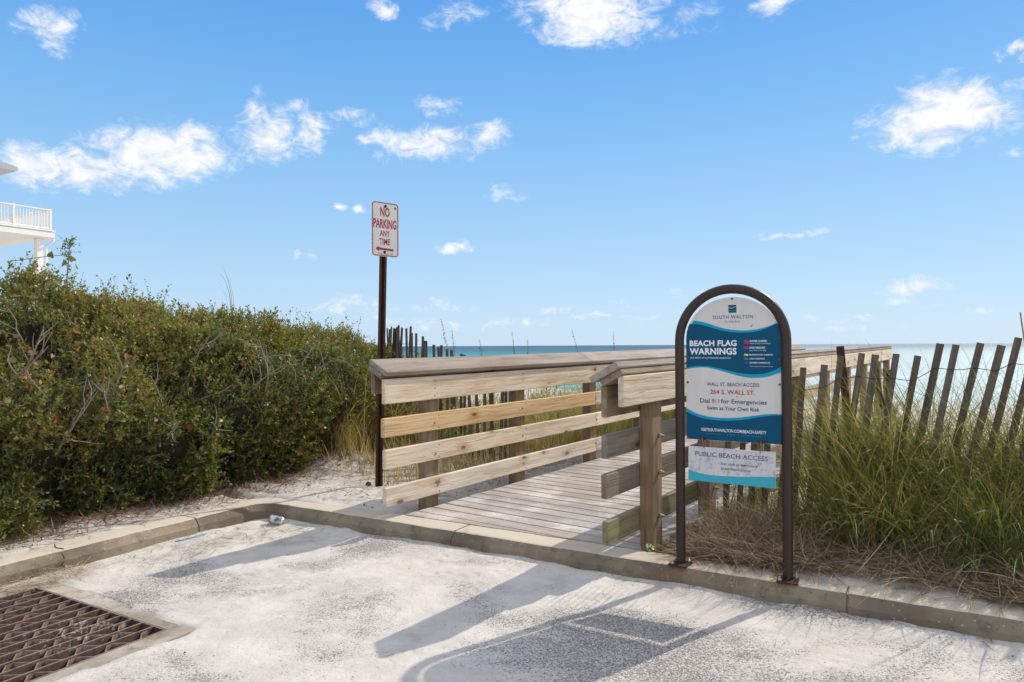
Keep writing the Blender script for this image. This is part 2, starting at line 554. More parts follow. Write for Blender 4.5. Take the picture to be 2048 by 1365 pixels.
def m_concrete(name, base=(0.42, 0.37, 0.29), dust=0.0):
    m, t = mat(name)
    p = world_pos(t)
    big = t.noise(p, 1.7, 5, 0.6)
    mid = t.noise(p, 14, 5, 0.7)
    fine = t.noise(p, 130, 3, 0.7)
    pit = t.voro(p, 46)
    pits = t.math('MULTIPLY', t.ss(pit, 0.20, 0.10), t.ss(mid, 0.45, 0.6))
    pebc = t.voro(p, 75, out='Color')
    ps = t.n('ShaderNodeSeparateColor'); t.put(ps.inputs[0], pebc)
    peb = t.math('MULTIPLY', t.math('GREATER_THAN', ps.outputs[0], 0.955), t.ss(t.voro(p, 75), 0.42, 0.30))
    col = t.mix(t.ss(big, 0.35, 0.65), tuple(x * .68 for x in base), tuple(min(1, x * 1.28) for x in base))
    col = t.mix(t.math('MULTIPLY', t.ss(mid, 0.50, 0.68), 0.6), col, tuple(x * .52 for x in base))
    col = t.mix(t.math('MULTIPLY', t.ss(t.noise(p, 5, 4, .6), 0.56, 0.68), 0.4), col, (0.20, 0.135, 0.075))
    col = t.mix(t.math('MULTIPLY', peb, 0.55), col, (0.48, 0.41, 0.31))
    col = t.mix(t.math('MULTIPLY', pits, 0.8), col, tuple(x * .3 for x in base))
    if dust:                                        # pale sand lying on whatever faces up
        gs = t.n('ShaderNodeSeparateXYZ'); t.put(gs.inputs[0], t.n('ShaderNodeNewGeometry').outputs['True Normal'])
        dn = t.math('MULTIPLY', t.ss(gs.outputs[2], 0.78, 0.96), t.ss(t.math('ADD', mid, t.math('MULTIPLY', big, 0.6)), 0.42, 0.78))
        dn = t.math('MULTIPLY_ADD', dn, 0.55, t.math('MULTIPLY', t.ss(gs.outputs[2], 0.78, 0.96), 0.42))
        col = t.mix(t.math('MULTIPLY', dn, dust), col, (0.66, 0.575, 0.45))
    # rust round the two sign feet
    st = t.math('MULTIPLY', t.ss(t.vmath('DISTANCE', p, (0.93, 3.95, 0.0)), 0.22, 0.04), t.ss(t.noise(p, 18, 4, 0.7), 0.42, 0.62))
    st2 = t.math('MULTIPLY', t.ss(t.vmath('DISTANCE', p, (1.42, 3.69, 0.0)), 0.16, 0.04), t.ss(t.noise(p, 18, 4, 0.7), 0.45, 0.65))
    col = t.mix(t.math('MULTIPLY', t.math('MAXIMUM', st, st2), 0.75), col, (0.28, 0.13, 0.05))
    t.put(t.b.inputs['Base Color'], col)
    t.b.inputs['Roughness'].default_value = 0.9
    t.b.inputs['Specular IOR Level'].default_value = 0.2
    h = t.math('SUBTRACT', t.math('ADD', t.math('MULTIPLY', mid, 0.6), t.math('MULTIPLY', fine, 0.35)), pits)
    t.put(t.b.inputs['Normal'], t.bump(h, 0.6, 0.012))
    return m


def m_leaf(name, stops, rough=0.38, spec=0.45, trans=0.25):
    m, t = mat(name)
    at = t.n('ShaderNodeAttribute', attribute_name='tone')
    col = t.ramp(at.outputs['Fac'], stops)
    t.put(t.b.inputs['Base Color'], col)
    t.b.inputs['Roughness'].default_value = rough
    t.b.inputs['Specular IOR Level'].default_value = spec
    if trans:
        tr = t.n('ShaderNodeBsdfTranslucent')
        tc2 = t.mix(1.0, col, (1.35, 1.35, 0.75), 'MULTIPLY')
        t.put(tr.inputs[0], tc2)
        mx = t.n('ShaderNodeMixShader')
        mx.inputs[0].default_value = trans
        t.put(mx.inputs[1], t.b.outputs[0]); t.put(mx.inputs[2], tr.outputs[0])
        t.put(t.out.inputs[0], mx.outputs[0])
    return m


M_sand = m_sand()
M_road = m_road()
M_kerb = m_concrete('kerb_concrete', (0.235, 0.190, 0.132), 0.85)
M_collar = m_concrete('drain_concrete', (0.38, 0.33, 0.265))
M_pit = simple('drain_pit', (0.030, 0.025, 0.02), 0.95, 0, 0.4, 6)
M_hedge = m_leaf('hedge_leaf', [(0, (0.050, 0.070, 0.018)), (0.35, (0.145, 0.165, 0.036)), (0.68, (0.28, 0.27, 0.06)), (0.86, (0.36, 0.28, 0.08)), (1, (0.33, 0.15, 0.055))], 0.42, 0.36, 0.32)
M_vine = m_leaf('turning_vine_leaf', [(0, (0.19, 0.04, 0.02)), (0.35, (0.28, 0.10, 0.035)), (0.65, (0.25, 0.17, 0.05)), (1, (0.17, 0.18, 0.045))], 0.45, 0.4, 0.35)
M_twig = simple('grey_twig', (0.24, 0.20, 0.155), 0.9, 0, 0.35, 20)
M_grass = m_leaf('dune_grass_blade', [(0, (0.050, 0.075, 0.022)), (0.4, (0.12, 0.155, 0.038)), (0.7, (0.23, 0.24, 0.065)), (0.86, (0.40, 0.31, 0.12)), (1, (0.48, 0.35, 0.18))], 0.45, 0.40, 0.42)
M_grassbright = m_leaf('bright_grass_blade', [(0, (0.07, 0.12, 0.03)), (1, (0.20, 0.24, 0.07))], 0.42, 0.45, 0.3)
M_straw = m_leaf('dead_straw', [(0, (0.14, 0.09, 0.05)), (0.5, (0.31, 0.215, 0.13)), (1, (0.52, 0.40, 0.27))], 0.8, 0.2, 0.1)
M_litter = m_leaf('leaf_litter', [(0, (0.07, 0.035, 0.018)), (0.5, (0.18, 0.10, 0.055)), (1, (0.34, 0.25, 0.16))], 0.85, 0.15, 0.0)
M_seed = m_leaf('sea_oat_seed', [(0, (0.10, 0.065, 0.03)), (1, (0.34, 0.24, 0.12))], 0.8, 0.2, 0.2)

# ------------------------------------------------------------------ site axes
k = Vector((0.865, -0.502, 0))            # along the kerb, to the right
n = Vector((0.502, 0.865, 0))             # from the car park towards the beach
K0 = Vector((-2.005, 5.619, 0))           # inner corner of the kerb
u = Vector((math.sin(R(36)), math.cos(R(36)), 0))   # along the boardwalk
v = Vector((math.cos(R(36)), -math.sin(R(36)), 0))  # across the boardwalk, to the right
P1 = Vector((-0.660, 5.440, 0))           # first left post
UZ = Vector((0, 0, 1))
RISE = 0.008


def S(s, r, z=0.0):
    return K0 + k * s + n * r + UZ * z


def D(t, w, z=0.0):
    return P1 + u * t + v * w + UZ * (z + RISE * max(0, t))


def sr(x, y):
    dx, dy = x - K0.x, y - K0.y
    return dx * k.x + dy * k.y, dx * n.x + dy * n.y


def tw(x, y):
    dx, dy = x - P1.x, y - P1.y
    return dx * u.x + dy * u.y, dx * v.x + dy * v.y


def ground_h(x, y):
    """height of the dune sand"""
    x = np.asarray(x, float); y = np.asarray(y, float)
    s_, r_ = sr(x, y); t_, w_ = tw(x, y)
    near = np.exp(-((x / 14) ** 2 + ((y - 6) / 14) ** 2))
    h = -0.012 + 0.030 * fbm(x * 0.9, y * 0.9, 3, 3) + 0.012 * fbm(x * 5, y * 5, 5, 3) * near
    h = h + 0.006 * vnoise(x * 17, y * 17, 8) * near
    h = h + 0.13 * np.exp(-(((x + 1.65) / 0.55) ** 2 + ((y - 7.0) / 0.6) ** 2))          # low mound beside the sign post
    h = h + 0.10 * np.exp(-(((x + 2.4) / 1.2) ** 2 + ((y - 8.2) / 1.6) ** 2))
    h = h + sstep(-w_, 2.0, 9.0) * 1.1 * sstep(t_, -6, 0) * sstep(-s_, -3.5, 3) * sstep(-t_, -8, -2)          # dune behind the hedge
    h = h + 0.10 * sstep(-w_, 0.25, 1.0) * sstep(t_, 1.0, 3.0) * sstep(-t_, -10, -5)
    deck = sstep(w_, -0.15, 0.05) * sstep(-w_, -2.1, -1.9) * sstep(t_, -1.2, -0.9)
    dk2 = sstep(w_, 1.75, 1.9) * sstep(-w_, -2.6, -2.0) * sstep(t_, -0.6, 0.6)
    h = h - 0.15 * deck - 0.06 * dk2 * (1 - deck)
    hh = t_ + 6.0
    h = h - 3.2 * sstep(hh, 17, 34) - 0.8 * sstep(hh, 34, 72) - 3 * sstep(hh, 70, 130)
    h = np.where(r_ < 0.30, np.where(r_ > -0.02, np.minimum(h, 0.012 + 0.02 * vnoise(x * 6, y * 6, 2)) - 0.05 * sstep(-r_, -0.16, -0.08), h), h)
    return h


# ------------------------------------------------------------------ sand, road, sea
def grid(name, S_, R_, zf, m, keep=None, smooth=True):
    ss_, rr_ = np.meshgrid(S_, R_, indexing='ij')
    x = K0.x + k.x * ss_ + n.x * rr_; y = K0.y + k.y * ss_ + n.y * rr_
    z = zf(x, y, ss_, rr_)
    V = np.stack([x, y, z], -1).reshape(-1, 3)
    a, b = len(S_), len(R_)
    idx = np.arange(a * b).reshape(a, b)
    Q = np.stack([idx[:-1, :-1], idx[1:, :-1], idx[1:, 1:], idx[:-1, 1:]], -1).reshape(-1, 4)
    if keep is not None:
        cs = (ss_[:-1, :-1] + ss_[1:, 1:]) / 2; cr = (rr_[:-1, :-1] + rr_[1:, 1:]) / 2
        Q = Q[keep(cs, cr).ravel()]
    me = np_mesh(name, V, Q, smooth=smooth)
    me.materials.append(m)
    return me


def spread(lo, a, b, hi, step, g=1.22):
    """fine between a and b, growing steps out to lo and hi"""
    mid = list(np.arange(a, b + 1e-6, step))
    L, x, s_ = [], a, step
    while x > lo:
        s_ *= g; x -= s_; L.append(x)
    H, x, s_ = [], mid[-1], step
    while x < hi:
        s_ *= g; x += s_; H.append(x)
    return np.array(L[::-1] + mid + H)


SAND_S = spread(-150, -1.4, 6.2, 160, 0.05)
SAND_R = np.concatenate([[0.10, 0.13, 0.16, 0.19, 0.22], spread(0.25, 0.26, 4.5, 150, 0.05)[1:]])
obj('sand', grid('sand', SAND_S, SAND_R, lambda x, y, s_, r_: ground_h(x, y), M_sand), kind='structure')
SIDE_S = np.concatenate([spread(-150, -2.6, -0.15, -0.15, 0.05)[:-1], [-0.12, -0.09]])
SIDE_R = spread(-40, -4.5, 0.10, 0.10, 0.05)
SIDE_R = SIDE_R[SIDE_R < 0.095].tolist() + [0.10]


def side_h(x, y, s_, r_):
    h = ground_h(x, y)
    e = 0.01 + 0.025 * vnoise(x * 5, y * 5, 12)
    return np.where(s_ > -0.35, np.minimum(h, e) - 0.06 * sstep(s_, -0.19, -0.11), h)


obj('sand', grid('sand', SIDE_S, np.array(SIDE_R), side_h, M_sand), kind='structure')

GR = (0.21, 1.42, -3.6, -1.78)            # drain grate: s0, s1, r0, r1
ROAD_Z = -0.105


def road_h(x, y, s_, r_):
    h = ROAD_Z + 0.006 * fbm(x * 1.3, y * 1.3, 4, 3) + 0.0025 * vnoise(x * 9, y * 9, 6)
    drift = np.exp(-np.maximum(-r_, 0) / 0.16) + np.exp(-np.maximum(s_, 0) / 0.22)
    h = h + drift * (0.018 + 0.020 * fbm(x * 3.2, y * 3.2, 9, 4))
    h = h + 0.004 * np.maximum(0, vnoise(x * 6 + 2 * vnoise(x * 2, y * 2, 3), y * 6, 21)) * np.exp(-((r_ + .5) / .6) ** 2)
    h = h - 0.010 * np.clip(-s_ + 2.2, 0, 2.2) * 0.9
    jag = 0.035 * fbm(x * 7, y * 7, 31, 3)
    ds = np.maximum(GR[0] - 0.0 - s_, s_ - GR[1] - 0.10) + jag
    dr = np.maximum(GR[2] - 0.13 - r_, r_ - GR[3] - 0.065) + jag
    inside = np.maximum(ds, dr)
    h = h - 0.07 * sstep(-inside, -0.02, 0.05)
    return h


RS = np.arange(-0.10, 7.0, 0.03); RR = np.arange(-4.62, 0.12, 0.03)
in_pit = lambda cs, cr: ~((cs > GR[0] - .02) & (cs < GR[1] + .03) & (cr > GR[2] - .03) & (cr < GR[3] + .03))
obj('road', grid('road', RS, RR, road_h, M_road, in_pit), kind='structure')
far = lambda x, y, s_, r_: np.full_like(x, ROAD_Z - 0.012)
obj('road', grid('road', np.array([6.95, 12, 30, 60.]), np.array([-60., -30, -12, -4, 0.08]), far, M_road), kind='structure')
obj('road', grid('road', np.array([-0.1, 2, 4, 6.96]), np.array([-60., -30, -12, -4.58]), far, M_road), kind='structure')


def m_sea():
    m, t = mat('sea_water')
    p = world_pos(t)
    sp = t.n('ShaderNodeSeparateXYZ'); t.put(sp.inputs[0], p)
    dist = t.vmath('DOT_PRODUCT', p, tuple(u))
    patch = t.noise(t.mapping(p, (0.012, 0.03, 1)), 1.0, 3, 0.5)
    d2 = t.math('ADD', dist, t.math('MULTIPLY_ADD', patch, 160, -80))
    lg = t.math('LOGARITHM', t.math('MAXIMUM', d2, 20), 10.0)
    col = t.ramp(t.ss(lg, 1.6, 3.3), [(0, (0.20, 0.42, 0.36)), (0.30, (0.06, 0.34, 0.33)), (0.62, (0.04, 0.22, 0.25)), (0.80, (0.045, 0.135, 0.175)), (1, (0.055, 0.105, 0.14))])
    # sun glare on the water to the right, painted pale into the base colour
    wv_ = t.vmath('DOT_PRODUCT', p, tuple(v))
    glare = t.ss(t.math('ADD', t.math('DIVIDE', wv_, t.math('MAXIMUM', dist, 20)), t.math('MULTIPLY_ADD', patch, 0.16, -0.08)), -0.42, -0.20)
    col = t.mix(t.math('MULTIPLY', glare, t.ss(lg, 3.3, 2.5, 0.30, 0.80)), col, t.mix(t.noise(t.mapping(p, (0.05, 0.11, 1)), 1.0, 4, 0.65), (0.42, 0.53, 0.50), (0.74, 0.76, 0.73)))
    # waves: stretched along the shore
    cu = t.n('ShaderNodeCombineXYZ')
    t.put(cu.inputs[0], dist); t.put(cu.inputs[1], t.vmath('DOT_PRODUCT', p, tuple(v)))
    a1 = t.noise(t.mapping(cu.outputs[0], (0.55, 0.16, 1)), 1.0, 5, 0.62)
    a2 = t.noise(t.mapping(cu.outputs[0], (2.6, 1.3, 1)), 1.0, 4, 0.65)
    h = t.math('ADD', t.math('MULTIPLY', a1, 1.0), t.math('MULTIPLY', a2, 0.30))
    foam = t.ss(t.math('ADD', t.noise(t.mapping(cu.outputs[0], (0.16, 0.025, 1)), 1.0, 4, 0.6), t.math('MULTIPLY', a2, 0.22)), 0.70, 0.78)
    foam = t.math('MULTIPLY', foam, t.ss(dist, 220, 40))
    col = t.mix(foam, col, (0.75, 0.78, 0.78))
    t.put(t.b.inputs['Base Color'], col)
    t.put(t.b.inputs['Roughness'], t.math('MULTIPLY_ADD', foam, 0.3, 0.50))
    t.b.inputs['IOR'].default_value = 1.33
    t.b.inputs['Specular IOR Level'].default_value = 0.5
    t.put(t.b.inputs['Normal'], t.bump(h, 1.0, 0.9))
    return m


SEA_Z = -4.1
sea_v = []
V = [D(t_, w_) for t_, w_ in ((40, -60000), (40, 60000), (60000, 60000), (60000, -60000))]
me = bpy.data.meshes.new('sea')
me.from_pydata([(p.x, p.y, SEA_Z) for p in V], [], [(0, 1, 2, 3)])
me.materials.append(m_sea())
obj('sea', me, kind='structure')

# ------------------------------------------------------------------ kerb
FIL = 0.16
prof = [(0.20, -0.32), (0.20, -0.012), (0.188, 0.0), (0.012, 0.0), (0.002, -0.004), (-0.034, -0.048), (-0.040, -0.056), (-0.052, -0.32)]


def kerb_mesh():
    path = []                                       # (s, r, ds, dr): front line and outward offset direction
    for r_ in np.concatenate([np.arange(-9, -4.5, 0.5), np.arange(-4.5, -FIL, 0.04)]):
        path.append((0.0, r_, -1.0, 0.0, r_))
    for a_ in np.linspace(math.pi, math.pi / 2, 9):
        path.append((FIL + FIL * math.cos(a_), -FIL + FIL * math.sin(a_), math.cos(a_), math.sin(a_), 99))
    for s_ in np.concatenate([np.arange(FIL + .03, 6.6, 0.04), np.arange(6.8, 14, 0.5)]):
        path.append((s_, 0.0, 0.0, 1.0, s_ + 100))
    joints = [100 + 1.86, 100 + 4.25, 100 + 6.4, -0.62, -3.2]
    ext = []
    for j in joints:
        for d_ in (-0.006, -0.003, 0.003, 0.006):
            if j > 50: ext.append((j - 100 + d_, 0.0, 0.0, 1.0, j + d_))
            else: ext.append((0.0, j + d_, -1.0, 0.0, j + d_))
    left = sorted([p for p in path + ext if p[4] < 50], key=lambda p: p[1])
    mid_ = [p for p in path if p[4] == 99]
    right = sorted([p for p in path + ext if p[4] > 99.5], key=lambda p: p[0])
    path = left + mid_ + right
    V = []
    for (s_, r_, ds, dr, tg) in path:
        rec = any(abs(tg - j) < 0.0045 for j in joints)
        for (d_, z_) in prof:
            jx = 0.004 * float(vnoise(s_ * 7 + d_ * 40, r_ * 7 + z_ * 30, 2)) + 0.0025 * float(vnoise(s_ * 23, r_ * 23 + z_ * 60, 5))
            dd, zz = d_ + jx, z_ + (0.3 * jx if z_ > -0.2 else 0)
            if rec and z_ > -0.2:
                if z_ > -0.02: zz -= 0.010
                dd += 0.010 if d_ < 0.1 else 0
            p = S(s_ + ds * dd, r_ + dr * dd, zz)
            V.append(tuple(p))
    m_ = len(prof); F = []
    for i in range(len(path) - 1):
        for j in range(m_ - 1):
            F.append((i * m_ + j, i * m_ + j + 1, (i + 1) * m_ + j + 1, (i + 1) * m_ + j))
    me = bpy.data.meshes.new('kerb')
    me.from_pydata(V, [], F); me.update()
    me.materials.append(M_kerb)
    return me


kerb = obj('kerb', kerb_mesh(), kind='structure')
# hairline crack across the left kerb
cr = [S(-0.16, -1.50, 0.0015), S(-0.09, -1.53, 0.0015), S(-0.02, -1.52, 0.0015), S(0.004, -1.545, -0.012), S(0.030, -1.54, -0.040), S(0.046, -1.56, -0.07), S(0.05, -1.55, -0.11)]
obj('crack', tube('crack', cr, 0.0028, 4, simple('crack_shadow', (0.05, 0.04, 0.03), 1.0)), None, kerb)

# ------------------------------------------------------------------ boardwalk
bw = thing('boardwalk', 'weathered grey wooden boardwalk with slatted side railings leading from the kerb towards the sea', 'boardwalk', tuple(D(0, 0.93)))
bwW = WM[bw.name]
W_L, W_R = 0.050, 1.890
pitch_b = 0.1485
BOARD = 0.1355
bt = -1.35
full = None
i_b = 0
while bt < 11.6:
    # clip the board (t, w) against the back of the kerb
    poly = [(bt, W_L), (bt + BOARD, W_L), (bt + BOARD, W_R), (bt, W_R)]
    jit = 0.008 * math.sin(i_b * 5.1)
    poly = [(a_, b_ + (jit if b_ > 1 else 0)) for a_, b_ in poly]
    def rr(p):
        q = D(p[0], p[1]); return sr(q.x, q.y)[1] - 0.207
    out = []
    for a_, b_ in zip(poly, poly[1:] + poly[:1]):
        ra, rb = rr(a_), rr(b_)
        if ra >= 0: out.append(a_)
        if (ra >= 0) != (rb >= 0):
            f_ = ra / (ra - rb)
            out.append((a_[0] + (b_[0] - a_[0]) * f_, a_[1] + (b_[1] - a_[1]) * f_))
    if len(out) >= 3:
        ct = bt + 0.07; cw_ = (W_L + W_R) / 2
        if all(rr(p) > 0 for p in poly):
            me = box_me(W_R - W_L, BOARD, 0.038, 0.003, 'deck_board', M_deck)
            Mt = frame(D(ct, cw_ + jit / 2, -0.020 + 0.0005 * math.sin(i_b * 3.3)), v, u, v.cross(u))
        else:
            loc_poly = [(b_ - cw_, a_ - ct) for a_, b_ in out]
            area = sum(x0 * y1 - x1 * y0 for (x0, y0), (x1, y1) in zip(loc_poly, loc_poly[1:] + loc_poly[:1])) / 2
            if abs(area) < 0.0004:
                bt += pitch_b; i_b += 1; continue
            if area < 0: loc_poly = loc_poly[::-1]
            me = prism('deck_board', loc_poly, -0.039, -0.001, M_deck)
            Mt = frame(D(ct, cw_, 0.0), v, u, v.cross(u))
        obj('deck_board', me, None, bw, Mt)
    bt += pitch_b; i_b += 1
# stringers
for w_ in (0.12, 0.97, 1.80):
    t_s = 0.0
    while sr(*D(t_s, w_).xy)[1] > 0.26: t_s -= 0.01
    while sr(*D(t_s, w_).xy)[1] < 0.24: t_s += 0.01
    a_, b_ = D(t_s, w_, -0.135), D(11.5, w_, -0.135)
    obj('stringer', box_me((b_ - a_).length, 0.04, 0.19, 0.003, 'stringer', M_grey), None, bw, bar_M(a_, b_))


def plank(name, t0, t1, w_, z_, thick, height, m, parent=bw, tilt=0.0, sgn=1):
    a_, b_ = D(t0, w_, z_), D(t1, w_, z_)
    a_.z = z_ + RISE * t0 if t0 > 0 else z_; b_.z = z_ + RISE * t1
    M = bar_M(a_, b_)
    if tilt:
        M = M @ Matrix.Rotation(tilt, 4, 'X')
    me = box_me((b_ - a_).length, thick, height, 0.005, name, m)
    return obj(name, me, None, parent, M)


def bolt_me():
    bm = bmesh.new()
    bmesh.ops.create_uvsphere(bm, u_segments=8, v_segments=4, radius=0.011)
    for q in bm.verts:
        q.co.x *= 0.6
    me = bpy.data.meshes.new('bolt')
    bm.to_mesh(me); bm.free()
    me.materials.append(M_boltdull)
    return me


BOLT = bolt_me()


def bolt_rod():
    me = tube('bolt', [(0, 0, 0), (0.018, 0, 0), (0.019, 0, 0), (0.030, 0, 0), (0.031, 0, 0), (0.042, 0, 0)], [.014, .014, .010, .010, .005, .005], 6, M_boltdull, False)
    return me


ROD = bolt_rod()
NAIL = BOLT.copy(); NAIL.transform(Matrix.Diagonal((.35, .5, .5, 1))); NAIL.materials.clear(); NAIL.materials.append(simple('nail_head', (0.05, 0.035, 0.025), .7, .3, .3, 60))
RAILS = [(0.660, 0.138), (0.432, 0.140), (0.162, 0.137)]


def railing(w0, inward, t_first, posts, t_end, seg, far_end):
    """w0: post centre line, inward: +1 or -1 across the deck"""
    side = inward
    post_objs = []
    for t_ in posts:
        zb, zt = -0.35, 1.055
        c_ = D(t_, w0, (zb + zt) / 2)
        M = frame(c_, u, v, u.cross(v))
        post_objs.append((t_, obj('post', box_me(0.14, 0.089, zt - zb, 0.005, 'post', M_post), None, bw, M)))
    q_in, q_out = w0 + side * 0.0635, w0 - side * 0.0635
    for s0, s1, mm in seg['top']:
        plank('rail_board', s0, s1, q_in, 0.920, 0.038, 0.180, mm)
    for s0, s1, mm in seg['outer']:
        plank('rail_board', s0, s1, q_out, 0.985, 0.038, 0.175, mm)
    for (zc, h_), key in zip(RAILS, ('r2', 'r3', 'r4')):
        for s0, s1, mm in seg[key]:
            plank('rail_board', s0, s1, q_in, zc, 0.038, h_, mm)
        for t_, po in post_objs[:4]:
            if side > 0 and t_ > t_first:
                p_ = D(t_, w0 + side * 0.083, zc + random.uniform(-.02, .02)) + u * random.uniform(-.02, .02)
                obj('bolt', BOLT, None, po, frame(p_, v * side, UZ.cross(v * side), UZ))
            if side < 0:
                p_ = D(t_ + 0.02, w0 + 0.0445, zc + 0.02)
                obj('bolt', ROD, None, po, frame(p_, v, UZ.cross(v), UZ))
    for t_, po in post_objs[:4]:
        if side > 0:
            for zc in (0.86, 0.92, 0.98):
                p_ = D(t_ - .01, w0 + side * 0.083, zc)
                obj('nail', NAIL, None, po, frame(p_, v * side, UZ.cross(v * side), UZ))
            for zc, h_ in RAILS:
                for dz in (-.045, .045):
                    p_ = D(t_ + .035, w0 + side * 0.083, zc + dz)
                    obj('nail', NAIL, None, po, frame(p_, v * side, UZ.cross(v * side), UZ))
    ang = math.atan2(0.093, 0.176)
    nq, nz_ = 0.467, 0.884
    for s0, s1 in seg['cap']:
        qc, zc = w0 + side * (0.030 - nq * 0.019), 1.1085 - nz_ * 0.019
        plank('cap_board', s0, s1, qc, zc, 0.197, 0.038, M_cap, tilt=(ang if side > 0 else -ang))
    for s0, s1 in seg['sub']:
        qc, zc = w0 + side * (0.020 - nq * 0.057), 1.1085 - nz_ * 0.057 + 0.005
        plank('cap_support', s0, s1, qc, zc, 0.150, 0.038, M_grey, tilt=(ang if side > 0 else -ang))


railing(0.0, 1, -0.60, [0.0, 1.186, 2.534, 3.75, 5.0, 6.3, 7.6, 8.9, 10.2, 11.35], 11.5, dict(
    top=[(-0.535, 3.74, M_rail), (3.745, 7.59, M_rail), (7.595, 11.45, M_rail)],
    outer=[(-0.52, 3.74, M_grey), (3.745, 7.59, M_grey), (7.595, 11.5, M_grey)],
    r2=[(-0.545, 2.530, M_railwarm), (2.536, 6.29, M_rail), (6.295, 11.45, M_rail)],
    r3=[(-0.530, 2.530, M_rail), (2.536, 6.29, M_rail), (6.295, 11.45, M_rail)],
    r4=[(-0.530, 2.530, M_rail), (2.536, 6.29, M_rail), (6.295, 11.45, M_rail)],
    cap=[(-0.55, 2.40, ), (2.404, 6.3), (6.304, 11.55)], sub=[(-0.555, 3.0), (3.004, 11.5)]), 11.5)
railing(1.870, -1, -0.50, [0.02, 0.99, 2.3, 3.6, 4.9, 6.2, 7.5, 8.8, 9.75], 9.8, dict(
    top=[(-0.47, 3.59, M_grey), (3.595, 7.49, M_rail), (7.495, 9.8, M_rail)],
    outer=[(-0.505, 3.59, M_rail), (3.595, 7.49, M_rail), (7.495, 9.8, M_rail)],
    r2=[(-0.47, 2.29, M_grey), (2.295, 6.19, M_rail), (6.195, 9.8, M_rail)],
    r3=[(-0.475, 2.29, M_grey), (2.295, 6.19, M_rail), (6.195, 9.8, M_rail)],
    r4=[(-0.465, 2.29, M_algae), (2.295, 6.19, M_grey), (6.195, 9.8, M_rail)],
    cap=[(-0.55, 3.1), (3.104, 7.0), (7.004, 9.85)], sub=[(-0.515, 4.2), (4.204, 9.82)]), 9.8)

# ------------------------------------------------------------------ lettering helper
def text_me(body, x0, x1, z0, z1, m, bold=0.0, y=0.0, shear=0.0, spacing=1.0):
    cu = bpy.data.curves.new('lettering', 'FONT')
    cu.body = body
    cu.size = 1.0
    cu.offset = bold
    cu.shear = shear
    cu.space_character = spacing
    cu.resolution_u = 3
    o = bpy.data.objects.new('lettering_tmp', cu)
    COL.objects.link(o)
    dg = bpy.context.evaluated_depsgraph_get()
    me = bpy.data.meshes.new_from_object(o.evaluated_get(dg))
    COL.objects.unlink(o)
    bpy.data.objects.remove(o)
    co = np.empty(len(me.vertices) * 3, np.float32)
    me.vertices.foreach_get('co', co)
    co = co.reshape(-1, 3)
    mn, mx = co.min(0), co.max(0)
    out_ = np.empty_like(co)
    out_[:, 0] = x0 + (co[:, 0] - mn[0]) / (mx[0] - mn[0]) * (x1 - x0)
    out_[:, 2] = z0 + (co[:, 1] - mn[1]) / (mx[1] - mn[1]) * (z1 - z0)
    out_[:, 1] = y
    me.vertices.foreach_set('co', out_.ravel())
    me.update()
    me.materials.clear(); me.materials.append(m)
    me.name = 'lettering'
    return me


def sheet(name, poly, y, m, thick=0.0006):
    """flat print: polygon in (x, z) at depth y, facing -y"""
    nn = len(poly)
    vv = [(x, y, z) for x, z in poly]
    me = bpy.data.meshes.new(name)
    bm = bmesh.new()
    vs = [bm.verts.new(p) for p in vv]
    f = bm.faces.new(vs)
    bm.normal_update()
    if f.normal.y > 0: f.normal_flip()
    bmesh.ops.triangulate(bm, faces=[f])
    bm.to_mesh(me); bm.free()
    me.materials.append(m)
    return me


def slab(name, poly, y0, y1, m):
    """polygon in (x, z) with thickness y0..y1"""
    nn = len(poly)
    vv = [(x, y0, z) for x, z in poly] + [(x, y1, z) for x, z in poly]
    f = [tuple(range(nn)), tuple(range(2 * nn - 1, nn - 1, -1))] + [(i, nn + i, nn + (i + 1) % nn, (i + 1) % nn) for i in range(nn)]
    me = bpy.data.meshes.new(name)
    me.from_pydata(vv, [], f); me.update()
    bm = bmesh.new(); bm.from_mesh(me); bmesh.ops.recalc_face_normals(bm, faces=bm.faces); bm.to_mesh(me); bm.free()
    me.materials.append(m)
    return me


def disc(cx, cz, r_, seg=12):
    return [(cx + r_ * math.cos(i * 2 * math.pi / seg), cz + r_ * math.sin(i * 2 * math.pi / seg)) for i in range(seg)]


def panel_white(name, col, spots=0.6, grime=0.0):
    m, t = mat(name)
    c = coords(t)
    sp = t.voro(c, 26)
    sc_ = t.n('ShaderNodeSeparateColor'); t.put(sc_.inputs[0], t.voro(c, 26, out='Color'))
    spot = t.math('MULTIPLY', t.ss(sp, 0.13, 0.07), t.math('GREATER_THAN', sc_.outputs[0], 1 - 0.42 * spots))
    streak = t.noise(t.mapping(c, (9, 9, 1.2)), 2.0, 4, 0.6)
    base = t.mix(t.math('MULTIPLY', t.ss(streak, 0.4, 0.75), 0.25), col, tuple(x * .72 for x in col))
    if grime:
        gm = t.ss(t.math('ADD', t.noise(c, 22, 6, 0.7), t.math('MULTIPLY_ADD', t.noise(c, 110, 3, 0.7), 0.4, -0.2)), 0.45, 0.72)
        base = t.mix(t.math('MULTIPLY', gm, grime), base, (0.24, 0.20, 0.165))
    base = t.mix(t.math('MULTIPLY', spot, 0.8), base, (0.16, 0.10, 0.06))
    t.put(t.b.inputs['Base Color'], base)
    t.b.inputs['Roughness'].default_value = 0.5
    t.b.inputs['Specular IOR Level'].default_value = 0.15
    return m


